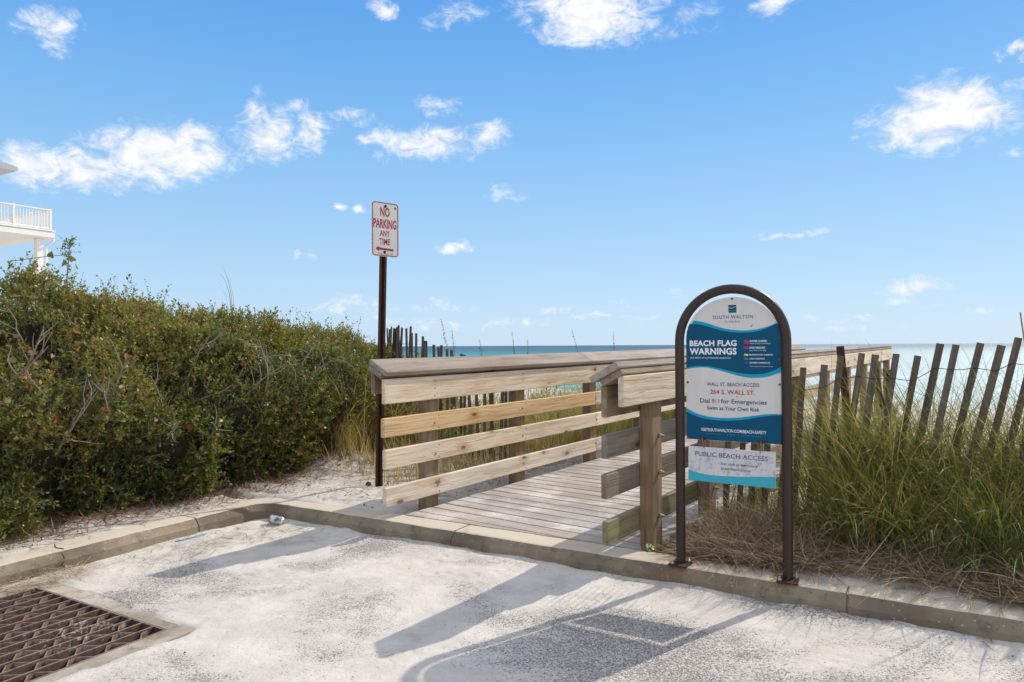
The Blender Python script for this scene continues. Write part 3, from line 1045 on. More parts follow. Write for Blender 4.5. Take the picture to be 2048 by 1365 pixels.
M_pwhite = panel_white('sign_white', (0.62, 0.595, 0.565))
M_pwhite2 = panel_white('dirty_sign_white', (0.60, 0.59, 0.60), 0.2, 0.62)
M_navy = panel_white('sign_navy', (0.001, 0.072, 0.150), 0.15)
M_teal = panel_white('sign_teal', (0.008, 0.30, 0.46), 0.1)
M_teal2 = panel_white('dirty_sign_teal', (0.035, 0.40, 0.50), 0.1, 0.4)
M_tnavy = simple('print_navy', (0.025, 0.052, 0.17), 0.5)
M_twhite = simple('print_white', (0.78, 0.78, 0.78), 0.5)
M_tred = simple('print_red', (0.42, 0.02, 0.02), 0.5)
M_tcyan = simple('print_cyan', (0.02, 0.26, 0.45), 0.5)
M_yellow = simple('print_yellow', (0.75, 0.60, 0.06), 0.5)
M_green = simple('print_green', (0.02, 0.26, 0.20), 0.5)
M_purple = simple('print_purple', (0.07, 0.035, 0.19), 0.5)
M_redflag = simple('print_red_flag', (0.50, 0.012, 0.05), 0.5)

# ------------------------------------------------------------------ beach flag warning sign
LEG = Vector((0.955, 3.961, 0.0))
SGN = frame(LEG + k * 0.286, k, n, UZ)              # sign axes: x along the kerb, y away from the viewer
sign = thing('warning_sign', 'blue and white beach warning board in a brown arched pipe frame bolted to the kerb', 'sign', tuple(LEG + k * 0.286))
arc = [(-0.286, 0, 0.008)] + [(-0.286, 0, z_) for z_ in np.linspace(0.1, 1.265, 8)]
arc += [(0.286 * math.cos(a_), 0, 1.265 + 0.286 * math.sin(a_)) for a_ in np.linspace(math.pi, 0, 25)[1:-1]]
arc += [(0.286, 0, z_) for z_ in np.linspace(1.265, 0.1, 8)] + [(0.286, 0, 0.008)]


def arch_tube(name, pts, rad, seg, m):
    pts = np.array(pts); nrm = np.array([0, 1.0, 0])
    tan = unit(np.gradient(pts, axis=0)); a_ = np.cross(tan, nrm)
    th = np.arange(seg) * 2 * math.pi / seg
    V = (pts[:, None] + rad * (a_[:, None] * np.cos(th)[None, :, None] + nrm[None, None] * np.sin(th)[None, :, None])).reshape(-1, 3)
    i = np.arange(len(pts) - 1)[:, None] * seg; j = np.arange(seg)[None]; j2 = (j + 1) % seg
    Q = np.stack([i + j, i + j2, i + seg + j2, i + seg + j], -1).reshape(-1, 4)
    me = np_mesh(name, V, Q[:, ::-1], smooth=True)
    me.materials.append(m)
    return me


obj('pipe_frame', arch_tube('pipe_frame', arc, 0.0262, 16, M_brown), None, sign, SGN)
for sx in (-1, 1):
    pl = obj('base_plate', box_me(0.105, 0.115, 0.009, 0.002, 'base_plate', M_rust), None, sign, SGN @ Matrix.Translation((sx * 0.286, -0.012, 0.0045)) @ Matrix.Rotation(R(6 * sx), 4, 'Z'))
    for (bx, by) in ((-0.034, -0.040), (0.036, 0.040)):
        obj('nut', tube('nut', [(0, 0, 0), (0, 0, 0.011), (0, 0, 0.0115), (0, 0, 0.024)], [.011, .011, .006, .006], 6, M_steel, False), None, pl,
            SGN @ Matrix.Translation((sx * 0.286 + bx, -0.012 + by, 0.009)))
PX = 0.006                                          # board centre
PW = 0.2535
outline = [(PX - PW, 0.713), (PX + PW, 0.713), (PX + PW, 1.277)] + [(PX + PW * math.cos(a_), 1.277 + 0.229 * math.sin(a_)) for a_ in np.linspace(0, math.pi, 33)[1:-1]] + [(PX - PW, 1.277)]
board = obj('panel', slab('panel', outline, -0.002, 0.002, M_pwhite), None, sign, SGN)
YF = -0.0026


def edge_z(x):                                       # top outline of the board at x
    q = min(1.0, abs(x - PX) / PW)
    return 1.277 + 0.229 * math.sqrt(1 - q * q)


def smooth_line(pts, m_=40):
    xs = np.array([p[0] for p in pts]); zs = np.array([p[1] for p in pts])
    X = np.linspace(xs[0], xs[-1], m_)
    # Catmull-like smoothing: linear resample followed by a small blur
    Z = np.interp(X, xs, zs)
    for _ in range(3):
        Z[1:-1] = (Z[:-2] + 2 * Z[1:-1] + Z[2:]) / 4
    return list(zip(X.tolist(), Z.tolist()))


L_, R_ = PX - PW, PX + PW
w1t = [(-0.2037, 1.3819), (-0.1555, 1.3744), (-0.1132, 1.3602), (-0.061, 1.3407), (-0.0095, 1.3282), (0.0414, 1.3222), (0.0817, 1.3216), (0.1314, 1.3259), (0.1806, 1.3364), (0.2195, 1.3509), (0.2379, 1.3597)]
w1b = [(-0.2173, 1.3623), (-0.177, 1.3604), (-0.145, 1.3539), (-0.0924, 1.3359), (-0.0404, 1.3208), (0.0109, 1.3122), (0.0514, 1.3096), (0.1016, 1.3104), (0.1511, 1.3179), (0.2, 1.336), (0.2388, 1.3566)]
w2t = [(L_, 1.1144), (-0.2163, 1.1229), (-0.1786, 1.127), (-0.1254, 1.1249), (-0.073, 1.1164), (-0.0214, 1.1039), (0.0296, 1.0916), (0.0799, 1.0846), (0.1297, 1.0828), (0.1788, 1.0887), (0.2273, 1.1057), (R_, 1.1238)]
w2b = [(L_, 1.1074), (-0.211, 1.1149), (-0.168, 1.1186), (-0.1255, 1.1174), (-0.0731, 1.1059), (-0.0215, 1.0908), (0.0295, 1.0759), (0.0798, 1.0659), (0.1295, 1.0638), (0.1786, 1.0683), (0.2271, 1.0828), (R_, 1.0975)]
w3t = [(L_, 0.8872), (-0.2176, 0.8705), (-0.1829, 0.8567), (-0.1436, 0.8471), (-0.095, 0.8416), (-0.047, 0.8404), (0.0005, 0.8427), (0.0474, 0.8473), (0.0938, 0.8557), (0.1396, 0.8644), (0.1848, 0.8717), (0.2206, 0.8747), (R_, 0.8748)]
w3b = [(L_, 0.8668), (-0.2178, 0.8521), (-0.1831, 0.8399), (-0.1438, 0.8319), (-0.0951, 0.8264), (-0.0471, 0.8254), (0.0004, 0.8272), (0.0473, 0.8329), (0.0937, 0.8414), (0.1395, 0.8526), (0.1847, 0.8608), (0.2205, 0.8672), (R_, 0.8682)]
tl = smooth_line(w1t); bl = smooth_line(w1b)
tl = [(x, min(z, edge_z(x) - 0.0005)) for x, z in tl]; bl = [(x, min(z, edge_z(x) - 0.0005)) for x, z in bl]
sideL = [(PX - PW * math.cos(a_), 1.277 + 0.229 * math.sin(a_)) for a_ in np.linspace(0, math.acos(min(1, (PX - bl[0][0]) / PW)), 6)[:-1]]
sideR = [(PX + PW * math.cos(a_), 1.277 + 0.229 * math.sin(a_)) for a_ in np.linspace(0, math.acos(min(1, (bl[-1][0] - PX) / PW)), 6)[:-1]]
obj('printed_wave', sheet('printed_wave', bl + sideR[::-1] + smooth_line(w2t)[::-1] + sideL, YF, M_navy), None, board, SGN)
obj('printed_stripe', sheet('printed_stripe', tl + bl[::-1], YF, M_teal), None, board, SGN)
obj('printed_stripe', sheet('printed_stripe', smooth_line(w2t) + smooth_line(w2b)[::-1], YF, M_teal), None, board, SGN)
obj('printed_stripe', sheet('printed_stripe', smooth_line(w3t) + smooth_line(w3b)[::-1], YF, M_teal), None, board, SGN)
obj('printed_wave', sheet('printed_wave', smooth_line(w3b) + [(R_, 0.714), (L_, 0.714)], YF, M_navy), None, board, SGN)
# emblem
obj('emblem', sheet('emblem', [(-0.0116, 1.4199), (0.0308, 1.4199), (0.0308, 1.4627), (-0.0116, 1.4627)], YF, M_navy), None, board, SGN)
def squig(z0, amp, th, ph):
    X = np.linspace(-0.0105, 0.0297, 16)
    Z = z0 + amp * np.sin((X + 0.0116) / 0.0424 * 2 * math.pi * 0.9 + ph)
    return list(zip(X, Z + th)) + list(zip(X[::-1], Z[::-1] - th))
obj('emblem', sheet('emblem', squig(1.448, 0.0035, 0.0013, 2.6), YF - .0006, M_yellow), None, board, SGN)
obj('emblem', sheet('emblem', squig(1.431, 0.0025, 0.0013, 1.2), YF - .0006, M_tcyan), None, board, SGN)
YT = YF - 0.0008
SIGN_TEXT = [
    ('SOUTH WALTON', -0.0971, 0.1181, 1.3869, 1.4058, M_tnavy, 0.0, 0, 1.15), ('FLORIDA', -0.0312, 0.0494, 1.3656, 1.376, M_tnavy, 0.0, 0, 1.3),
    ('BEACH FLAG', -0.2272, 0.0309, 1.2367, 1.2695, M_twhite, 0.03, 0, 1.05), ('WARNINGS', -0.2275, 0.0306, 1.1898, 1.2269, M_twhite, 0.03, 0, 1.05),
    ('TEXT SAFETY TO 31279 FOR SURF CONDITIONS', -0.2257, -0.0003, 1.1669, 1.1754, M_twhite, 0.0, 0, 1.0),
    ('WATER CLOSED', 0.0993, 0.1889, 1.2585, 1.2687, M_twhite, 0.02, 0, 1.0), ('Water activity is prohibited', 0.0992, 0.2067, 1.2461, 1.2533, M_twhite, 0.0, 0, 1.0),
    ('HIGH HAZARD', 0.099, 0.1798, 1.2226, 1.2329, M_twhite, 0.02, 0, 1.0), ('Knee deep is too deep', 0.0989, 0.186, 1.2088, 1.2159, M_twhite, 0.0, 0, 1.0),
    ('MODERATE SURF / CURRENTS', 0.0987, 0.2183, 1.1852, 1.1933, M_twhite, 0.01, 0, 1.0), ('CALM CONDITIONS', 0.0986, 0.1769, 1.164, 1.1723, M_twhite, 0.01, 0, 1.0),
    ('DANGEROUS MARINE LIFE', 0.0984, 0.2045, 1.1423, 1.1505, M_twhite, 0.01, 0, 1.0), ('Absence of flags does not assure safe waters', 0.0982, 0.2179, 1.1236, 1.1292, M_twhite, 0.0, 0, 1.0),
    ('WALL ST. BEACH ACCESS', -0.1329, 0.148, 1.016, 1.0359, M_tnavy, 0.005, 0, 1.0), ('264 S. WALL ST.', -0.1142, 0.1256, 0.9713, 0.9965, M_tred, 0.01, 0, 1.0),
    ('Dial', -0.1703, -0.1172, 0.9202, 0.9446, M_tnavy, 0.01, 0, 1.0), ('911', -0.1057, -0.0654, 0.9195, 0.9435, M_tred, 0.008, 0, 1.0),
    ('for Emergencies', -0.0555, 0.186, 0.9140, 0.9450, M_tnavy, 0.01, 0, 1.0), ('Swim at Your Own Risk', -0.1335, 0.1489, 0.8829, 0.9045, M_tnavy, 0.01, 0, 1.0),
    ('VISITSOUTHWALTON.COM/BEACH-SAFETY', -0.1662, 0.1828, 0.763, 0.7800, M_twhite, 0.01, 0, 1.0),
    ('KNOW THE LAWS', -0.1394, -0.0562, 0.7456, 0.753, M_tcyan, 0.0, 0, 1.0), ('BE SMART', -0.0286, 0.021, 0.7456, 0.753, M_tcyan, 0.0, 0, 1.0),
    ('CARE FOR THE COAST', 0.0523, 0.156, 0.7456, 0.753, M_tcyan, 0.0, 0, 1.0), ('|', -0.0430, -0.0414, 0.744, 0.755, M_tcyan, 0.0, 0, 1.0), ('|', 0.0358, 0.0374, 0.744, 0.755, M_tcyan, 0.0, 0, 1.0)]
for (b_, x0, x1, z0, z1, mm, bo, shr, spc) in SIGN_TEXT:
    obj('lettering', text_me(b_, x0, x1, z0, z1, mm, bo, YT, shr, spc), None, board, SGN)
for (x0, z0, x1, z1, mm) in [(0.0713, 1.2596, 0.0943, 1.2682, M_redflag), (0.0713, 1.2496, 0.0943, 1.2586, M_redflag), (0.071, 1.2222, 0.094, 1.2336, M_redflag), (0.0707, 1.1844, 0.0927, 1.1937, M_yellow), (0.0706, 1.1632, 0.0926, 1.1726, M_green), (0.0704, 1.1415, 0.0924, 1.1508, M_purple)]:
    X = np.linspace(x0 + .003, x1, 8); wv = 0.0012 * np.sin((X - x0) / (x1 - x0) * 6)
    pol = list(zip(X, z1 + wv)) + list(zip(X[::-1], z0 + wv[::-1]))
    obj('printed_flag', sheet('printed_flag', pol, YT, mm), None, board, SGN)
    obj('printed_flag', sheet('printed_flag', [(x0, z0 - .003), (x0 + .0018, z0 - .003), (x0 + .0018, z1 + .001), (x0, z1 + .001)], YT, mm), None, board, SGN)
M_screw = simple('rusty_screw', (0.13, 0.085, 0.06), 0.6, 0.5, 0.4, 60)
SCR = tube('screw', [(0, 0, 0), (0, -0.003, 0), (0, -0.0045, 0)], [.0062, .0062, .003], 8, M_screw, False)
for (sx, sz) in [(0.0086, 1.4963), (-0.2412, 1.2802), (-0.2415, 1.162), (-0.2403, 1.0331), (0.2534, 1.2804), (0.2525, 1.1631), (0.252, 1.0318), (-0.2372, 0.721), (0.0081, 0.7202), (0.2515, 0.7187)]:
    obj('screw', SCR, None, board, SGN @ Matrix.Translation((sx, -0.002, sz)))
for (sx, sz) in [(-0.157, 0.722), (0.161, 0.722)]:      # clips that carry the small board
    obj('clip', box_me(0.034, 0.008, 0.017, 0.002, 'clip', M_rust), None, board, SGN @ Matrix.Translation((sx, -0.004, sz)))

# ------------------------------------------------------------------ small hanging board
SM = SGN @ Matrix.Translation((-0.0043, -0.004, 0.5765)) @ Matrix.Rotation(R(0.4), 4, 'Y')
small = thing('hanging_board', 'stained white and turquoise notice board hanging by two cords under the blue warning board', 'sign', tuple(SM.translation))
WM[small.name] = Matrix.Translation(SM.translation)
hw_, zt_, zb_ = 0.2335, 0.0955, -0.0955
pan = obj('panel', slab('panel', [(-hw_, zb_), (hw_, zb_), (hw_, zt_), (-hw_, zt_)], -0.003, 0.003, M_pwhite2), None, small, SM)
swt = [(-hw_, 0.5405 - .5765), (-0.2008, 0.5309 - .5765), (-0.1662, 0.5241 - .5765), (-0.1173, 0.5195 - .5765), (-0.0713, 0.5187 - .5765), (0.0025, 0.5224 - .5765), (0.0726, 0.5278 - .5765), (0.1414, 0.5349 - .5765), (hw_, 0.542 - .5765)]
obj('printed_wave', sheet('printed_wave', smooth_line(swt) + [(hw_, zb_ + .0005), (-hw_, zb_ + .0005)], -0.0036, M_teal2), None, pan, SM)
for (b_, x0, x1, z0, z1, bo, shr) in [('PUBLIC BEACH ACCESS', -0.195, 0.1942, 0.6216, 0.6467, 0.0, 0), ('Scan code to learn more', -0.0564, 0.141, 0.5819, 0.5973, 0.0, 0.25), ('about beach access.', -0.0542, 0.1075, 0.5559, 0.5713, 0.0, 0.25)]:
    obj('lettering', text_me(b_, x0, x1, z0 - .5765, z1 - .5765, M_tnavy, bo, -0.0044, shr), None, pan, SM)
for (x0_, x1_) in ((-0.155, -0.1445), (0.1595, 0.1545)):
    pts = [(x0_, -0.008, 0.728 - .5765), (x0_ + .002, -0.010, 0.70 - .5765), (x1_, -0.008, 0.668 - .5765), (x1_ + .003, 0.004, 0.664 - .5765), (x1_ + .004, 0.006, 0.69 - .5765), (x0_ + .006, 0.002, 0.728 - .5765)]
    obj('cord', tube('cord', pts, 0.0028, 5, M_rope), None, small, SM)

# ------------------------------------------------------------------ no parking sign
NB = Vector((-1.1746, 6.0886, 0.0))
bdir = Vector((0.76, 0.65, 0)).normalized()
ndir = Vector((-0.65, 0.76, 0)).normalized()        # away from the viewer
NP = frame(NB, bdir, ndir, UZ)
nps = thing('no_parking_sign', 'red lettered white no parking sign on a thin rusty brown post', 'sign', tuple(NB))
lean = Matrix.Rotation(R(1.45), 4, 'Y')
NPL = NP @ lean
chan = [(-0.036, 0.030), (-0.036, 0.024), (-0.020, 0.024), (-0.015, -0.004), (0.015, -0.004), (0.020, 0.024), (0.036, 0.024), (0.036, 0.030), (0.0155, 0.030), (0.0105, 0.002), (-0.0105, 0.002), (-0.0155, 0.030)]
chan = [(x, -y + 0.02) for x, y in chan]
pm = prism('post', chan, -0.3, 2.50, M_rust)
bm = bmesh.new(); bm.from_mesh(pm); bmesh.ops.recalc_face_normals(bm, faces=bm.faces); bm.to_mesh(pm); bm.free()
post = obj('post', pm, None, nps, NPL)
holes = []
M_hole = simple('post_hole', (0.01, 0.008, 0.007), 0.9)
SX = 0.0685


def rrect(x0, x1, z0, z1, r_, seg=5):
    P_ = []
    for (cx, cz, a0) in ((x1 - r_, z1 - r_, 0), (x0 + r_, z1 - r_, 90), (x0 + r_, z0 + r_, 180), (x1 - r_, z0 + r_, 270)):
        for i in range(seg + 1):
            a_ = R(a0 + 90 * i / seg)
            P_.append((cx + r_ * math.cos(a_), cz + r_ * math.sin(a_)))
    return P_


NS = NP @ Matrix.Translation((0, -0.016, 0))
M_signface = panel_white('parking_sign_white', (0.66, 0.645, 0.61), 0.08)
M_signred = simple('parking_sign_red', (0.32, 0.022, 0.018), 0.5)
sp_ = obj('sign_panel', slab('sign_panel', rrect(-0.066, 0.203, 2.036, 2.516, 0.030), -0.0012, 0.0012, M_signface), None, nps, NS)
o_ = rrect(-0.0625, 0.1995, 2.0405, 2.5115, 0.028); i_ = rrect(-0.0535, 0.1905, 2.0485, 2.5035, 0.020)
bme = bpy.data.meshes.new('border')
nn_ = len(o_)
bme.from_pydata([(x, -0.0018, z) for x, z in o_ + i_], [], [(a_, (a_ + 1) % nn_, nn_ + (a_ + 1) % nn_, nn_ + a_) for a_ in range(nn_)])
bme.materials.append(M_signred)
obj('border', bme, None, sp_, NS)
for (b_, x0, x1, z0, z1, bo) in [('NO', 0.018, 0.113, 2.387, 2.470, 0.025), ('PARKING', -0.0506, 0.1797, 2.2835, 2.3655, 0.028), ('ANY', 0.0138, 0.112, 2.2135, 2.266, 0.018), ('TIME', 0.0070, 0.1163, 2.1393, 2.1937, 0.018), ('CHD. 1 ORIT 4-87', -0.0045, 0.1473, 2.0545, 2.0665, 0.0)]:
    obj('lettering', text_me(b_, x0, x1, z0, z1, M_signred, bo, -0.0019), None, sp_, NS)
obj('arrow', sheet('arrow', [(-0.029, 2.1035), (0.0046, 2.1278), (0.0046, 2.1135), (0.1508, 2.1065), (0.1508, 2.0875), (0.0058, 2.0935), (0.0058, 2.077)], -0.0019, M_signred), None, sp_, NS)
obj('sticker', sheet('sticker', disc(0.1694, 2.4727, 0.0125), -0.0019, M_green), None, sp_, NS)
NBOLT = tube('bolt', [(0, 0, 0), (0, -0.006, 0), (0, -0.011, 0)], [.0125, .0125, .006], 8, M_hole, False)
for (bx, bz) in ((0.069, 2.4795), (0.0592, 2.0746)):
    obj('bolt', NBOLT, None, sp_, NS @ Matrix.Translation((bx, -0.001, bz)))

# ------------------------------------------------------------------ storm drain
GZ = -0.118
GM = frame(S(0, 0, 0), k, n, k.cross(n))
s0, s1, r0, r1 = GR
grate = thing('drain_grate', 'large rusty storm drain grate set in concrete beside the left kerb', 'drain grate', tuple(S((s0 + s1) / 2, (r0 + r1) / 2, GZ)))


def m_grate():
    m, t = mat('rusty_grate')
    p = world_pos(t)
    nz = t.noise(p, 30, 5, 0.65)
    col = t.mix(t.ss(nz, 0.3, 0.7), (0.060, 0.034, 0.026), (0.145, 0.085, 0.062))
    clump = t.math('MULTIPLY', t.ss(t.vmath('DISTANCE', p, (-2.12, 3.34, GZ)), 0.30, 0.08), t.ss(t.noise(p, 38, 4, 0.7), 0.55, 0.61))
    col = t.mix(t.math('MULTIPLY', clump, 0.85), col, (0.50, 0.45, 0.36))
    gs = t.n('ShaderNodeSeparateXYZ'); t.put(gs.inputs[0], t.n('ShaderNodeNewGeometry').outputs['True Normal'])
    col = t.mix(t.math('MULTIPLY', t.ss(gs.outputs[2], 0.8, 0.97), t.ss(nz, 0.3, 0.6, 0.35, 0.75)), col, (0.30, 0.215, 0.165))
    t.put(t.b.inputs['Base Color'], col)
    t.b.inputs['Roughness'].default_value = 0.75
    t.put(t.b.inputs['Normal'], t.bump(nz, 0.4, 0.004))
    return m


M_grate = m_grate()
nb = 14
xs = np.linspace(s0 + 0.012, s1 - 0.012, nb)
barme = box_me(r1 - r0 - 0.02, 0.012, 0.050, 0.0015, 'bearing_bar', M_grate)
for x_ in xs:
    c_ = S(x_, (r0 + r1) / 2, GZ - 0.025)
    obj('bearing_bar', barme, None, grate, frame(c_, n, -k, n.cross(-k)))
gap = xs[1] - xs[0]
per = 0.165
zz_p = []
rr0 = r0 + 0.015
L = []
r_ = rr0; side_ = 0
while r_ < r1 - 0.02:                               # zigzag strip: short flats riveted to the bars, slants between
    L.append((side_ * (gap - 0.014) - (gap - 0.014) / 2, r_)); L.append((side_ * (gap - 0.014) - (gap - 0.014) / 2, min(r1 - 0.012, r_ + 0.030)))
    side_ = 1 - side_; r_ += per / 2
L = np.array(L)
tn = unit(np.gradient(L, axis=0)); nr_ = np.stack([-tn[:, 1], tn[:, 0]], -1)
A_ = L + nr_ * 0.0028; B_ = L - nr_ * 0.0028
m_ = len(L)
Vz = np.concatenate([np.c_[A_, np.zeros(m_)], np.c_[B_, np.zeros(m_)], np.c_[A_, -0.026 * np.ones(m_)], np.c_[B_, -0.026 * np.ones(m_)]])
Qz = []
for i in range(m_ - 1):
    Qz += [(i, i + 1, m_ + i + 1, m_ + i), (2 * m_ + i, 2 * m_ + i + 1, i + 1, i), (m_ + i, m_ + i + 1, 3 * m_ + i + 1, 3 * m_ + i)]
zzme = np_mesh('zigzag_bar', Vz, Qz); zzme.materials.append(M_grate)
riv = tube('rivet', [(0, 0, 0), (0.006, 0, 0), (0.009, 0, 0)], [.011, .010, .004], 6, M_grate, False)
for i in range(nb - 1):
    o = S((xs[i] + xs[i + 1]) / 2, 0, GZ - 0.008)
    if i % 2:
        Mz = frame(o, k, n, UZ)
    else:
        Mz = frame(o + n * (per / 2), k, n, UZ) @ Matrix.Diagonal((1, 1, 1, 1))
        Mz = frame(o, -k, n, UZ)
    zb = obj('zigzag_bar', zzme, None, grate, Mz)
for c_, ln, ax in ((S((s0 + s1) / 2, r1 - 0.006, GZ - 0.031), s1 - s0, k), (S((s0 + s1) / 2, r0 + 0.006, GZ - 0.031), s1 - s0, k)):
    obj('end_bar', box_me(ln, 0.010, 0.062, 0.0015, 'end_bar', M_grate), None, grate, frame(c_, ax, UZ.cross(ax), UZ))
# concrete collar and pit
def ring(name, si, so, ri, ro, ro2, z0, z1, m):
    V_, F_ = [], []
    def bx(a0, a1, b0, b1):
        i = len(V_)
        for z_ in (z0, z1):
            for (a_, b_) in ((a0, b0), (a1, b0), (a1, b1), (a0, b1)):
                V_.append(tuple(S(a_, b_, z_)))
        F_.extend([(i + 3, i + 2, i + 1, i), (i + 4, i + 5, i + 6, i + 7)] + [(i + j, i + (j + 1) % 4, i + 4 + (j + 1) % 4, i + 4 + j) for j in range(4)])
    bx(s1, s1 + 0.12, r0 - .14, r1 + 0.10)
    bx(s0 - 0.16, s1 - .0005, r1, r1 + 0.10)
    bx(s0 - 0.16, s0, r0 - .14, r1 - .0005)
    bx(s0 + .0005, s1 - .0005, r0 - .14, r0)
    me_ = bpy.data.meshes.new(name); me_.from_pydata(V_, [], F_); me_.update()
    bm_ = bmesh.new(); bm_.from_mesh(me_); bmesh.ops.recalc_face_normals(bm_, faces=bm_.faces); bm_.to_mesh(me_); bm_.free()
    me_.materials.append(m)
    return me_


obj('drain_collar', ring('drain_collar', 0, 0, 0, 0, 0, -0.9, GZ + 0.001, M_collar), kind='structure')
pitm = prism('drain_floor', [tuple(S(a_, b_).xy) for a_, b_ in ((s0 - .1, r0 - .1), (s1 + .1, r0 - .1), (s1 + .1, r1 + .1), (s0 - .1, r1 + .1))], -0.92, -0.80, M_pit)
obj('drain_floor', pitm, kind='structure')

# ------------------------------------------------------------------ sand fences
def picket_me(h_, w_=0.038, th=0.011):
    return box_me(w_, th, h_, 0.0015, 'slat', M_slat)


# right fence, parallel to the kerb
fr = thing('sand_fence', 'leaning row of dark grey wooden slats wired together behind the tall green grass', 'fence', tuple(S(4.2, 1.35, -0.05)))
fl0 = Vector((1.55, 5.09, 0)); fdir = k.copy(); fdir.rotate(Euler((0, 0, R(1.0))))
fnorm = UZ.cross(fdir)
LEANS = []
d_ = 0.0; i_f = 0
wires = [[], []]
while d_ < 4.2:
    base = fl0 + fdir * d_
    base = base + fnorm * (0.025 * math.sin(d_ * 2.1) + random.uniform(-.006, .006))
    gz = float(ground_h(base.x, base.y)) - 0.04
    hgt = 1.10 + 0.56 * min(1, max(0, (d_ - 0.3) / 2.3)) + random.uniform(-.028, .028) - (0.07 if i_f % 7 == 4 else 0)
    ln = R(3 + 10 * min(1, max(0, (d_ - 0.2) / 1.3)) + random.uniform(-1.0, 1.0))
    tip = R(random.uniform(-2, 2))
    M = frame(base + UZ * gz, fdir, fnorm, UZ) @ Matrix.Rotation(ln, 4, 'Y') @ Matrix.Rotation(tip, 4, 'X') @ Matrix.Rotation(R(random.uniform(-8, 8)), 4, 'Z') @ Matrix.Translation((0, 0, hgt / 2))
    obj('slat', picket_me(round(hgt, 2), 0.040 if i_f % 3 else 0.044), None, fr, M)
    wires[0].append(M @ Vector((0, -0.009, hgt / 2 - 0.16)))
    wires[1].append(M @ Vector((0, -0.009, -hgt / 2 + 0.35)))
    d_ += 0.091 + random.uniform(-.009, .009); i_f += 1
for wl in wires:
    a = []
    for p, q in zip(wl, wl[1:]):
        a += [tuple(p), tuple((p + q) / 2 + Vector((0, 0, random.uniform(-.006, .004))))]
    obj('wire', tube('wire', a, 0.0024, 4, M_wire), None, fr)
# rusty steel stakes behind it
for (px_, py_, zt, lx, hw2) in [(2.50, 5.00, 1.235, -5, 0.026), (2.80, 5.25, 1.05, 2, 0.022), (3.05, 5.40, 1.12, -9, 0.018)]:
    g_ = float(ground_h(px_, py_)) - 0.2
    M = frame(Vector((px_, py_, g_)), fdir, fnorm, UZ) @ Matrix.Rotation(R(lx), 4, 'Y') @ Matrix.Translation((0, 0, (zt - g_) / 2))
    obj('stake', box_me(hw2 * 2, 0.02, zt - g_, 0.003, 'stake', M_rust), None, fr, M)

# left fence, behind the boardwalk railing
fl = thing('sand_fence', 'dark slat fence sinking into the sand behind the left boardwalk railing', 'fence', (-0.6, 7.6, 0.1))
path = [(-1.75, 9.55), (-1.42, 8.75), (-1.10, 8.30), (-0.60, 7.70), (-0.02, 6.98), (0.10, 6.86)]
pts = np.array(path); seg = np.linalg.norm(np.diff(pts, axis=0), axis=1); cum = np.r_[0, np.cumsum(seg)]
d_ = 0.0; wl = []; i_f = 0
while d_ < cum[-1]:
    x_ = np.interp(d_, cum, pts[:, 0]); y_ = np.interp(d_, cum, pts[:, 1])
    dx = np.interp(d_ + .05, cum, pts[:, 0]) - np.interp(d_ - .05, cum, pts[:, 0]); dy = np.interp(d_ + .05, cum, pts[:, 1]) - np.interp(d_ - .05, cum, pts[:, 1])
    fd = Vector((dx, dy, 0)).normalized(); fn = UZ.cross(fd)
    f_ = d_ / cum[-1]
    top = np.interp(f_, [0, 0.30, 0.46, 0.72, 1.0], [1.50, 1.50, 1.31, 1.13, 1.02]) + random.uniform(-.02, .02)
    gz = float(ground_h(x_, y_)) - 0.1
    hgt = round(top - gz, 2)
    M = frame(Vector((x_, y_, gz)), fd, fn, UZ) @ Matrix.Rotation(R(random.uniform(-3, 3) + (3 if f_ < 0.3 else 0)), 4, 'Y') @ Matrix.Rotation(R(random.uniform(-3, 3)), 4, 'X') @ Matrix.Translation((0, 0, hgt / 2))
    obj('slat', picket_me(hgt, 0.045), None, fl, M)
    wl.append(tuple(M @ Vector((0, -0.009, hgt / 2 - 0.22))))
    d_ += 0.086 + random.uniform(-.010, .010); i_f += 1
obj('wire', tube('wire', wl, 0.0024, 4, M_wire), None, fl)
g_ = -0.1
obj('stake', box_me(0.05, 0.025, 1.5, 0.003, 'stake', M_rust), None, fl, frame(Vector((-1.55, 8.95, 0.72)), Vector((1, 0, 0)), Vector((0, 1, 0)), UZ) @ Matrix.Rotation(R(4), 4, 'Y'))
obj('stake', box_me(0.045, 0.03, 1.15, 0.003, 'stake', M_rust), None, fl, frame(Vector((0.06, 6.95, 0.45)), Vector((1, 0, 0)), Vector((0, 1, 0)), UZ) @ Matrix.Rotation(R(1), 4, 'Y'))

# ------------------------------------------------------------------ house on the left
HA = Vector((-19.83, 30.0, 0))
ha = Vector((-0.5, -0.866, 0)); hb = Vector((-0.866, 0.5, 0))
def H(a_, b_, z_): return HA + ha * a_ + hb * b_ + UZ * z_
house = thing('house', 'white beach house with a raised railed deck beyond the hedge', 'house', tuple(H(3, 3, 1.0)))
def hbox(name, a0, a1, b0, b1, z0, z1, m, bev=0.01, parent=house):
    M = frame(H((a0 + a1) / 2, (b0 + b1) / 2, (z0 + z1) / 2), ha, hb, ha.cross(hb))
    return obj(name, box_me(a1 - a0, b1 - b0, z1 - z0, bev, name, m), None, parent, M)
DZ = 6.30
hbox('deck_floor', -0.02, 9, -0.02, 5.0, DZ - 0.34, DZ - 0.04, M_white)
hbox('fascia_board', -0.09, 9, -0.09, 5.1, DZ - 0.04, DZ + 0.02, M_white)
hbox('fascia_board', -0.06, 9, -0.06, -0.02, DZ - 0.30, DZ - 0.06, M_white)
rl = dict(z0=DZ + 0.10, z1=DZ + 0.92)
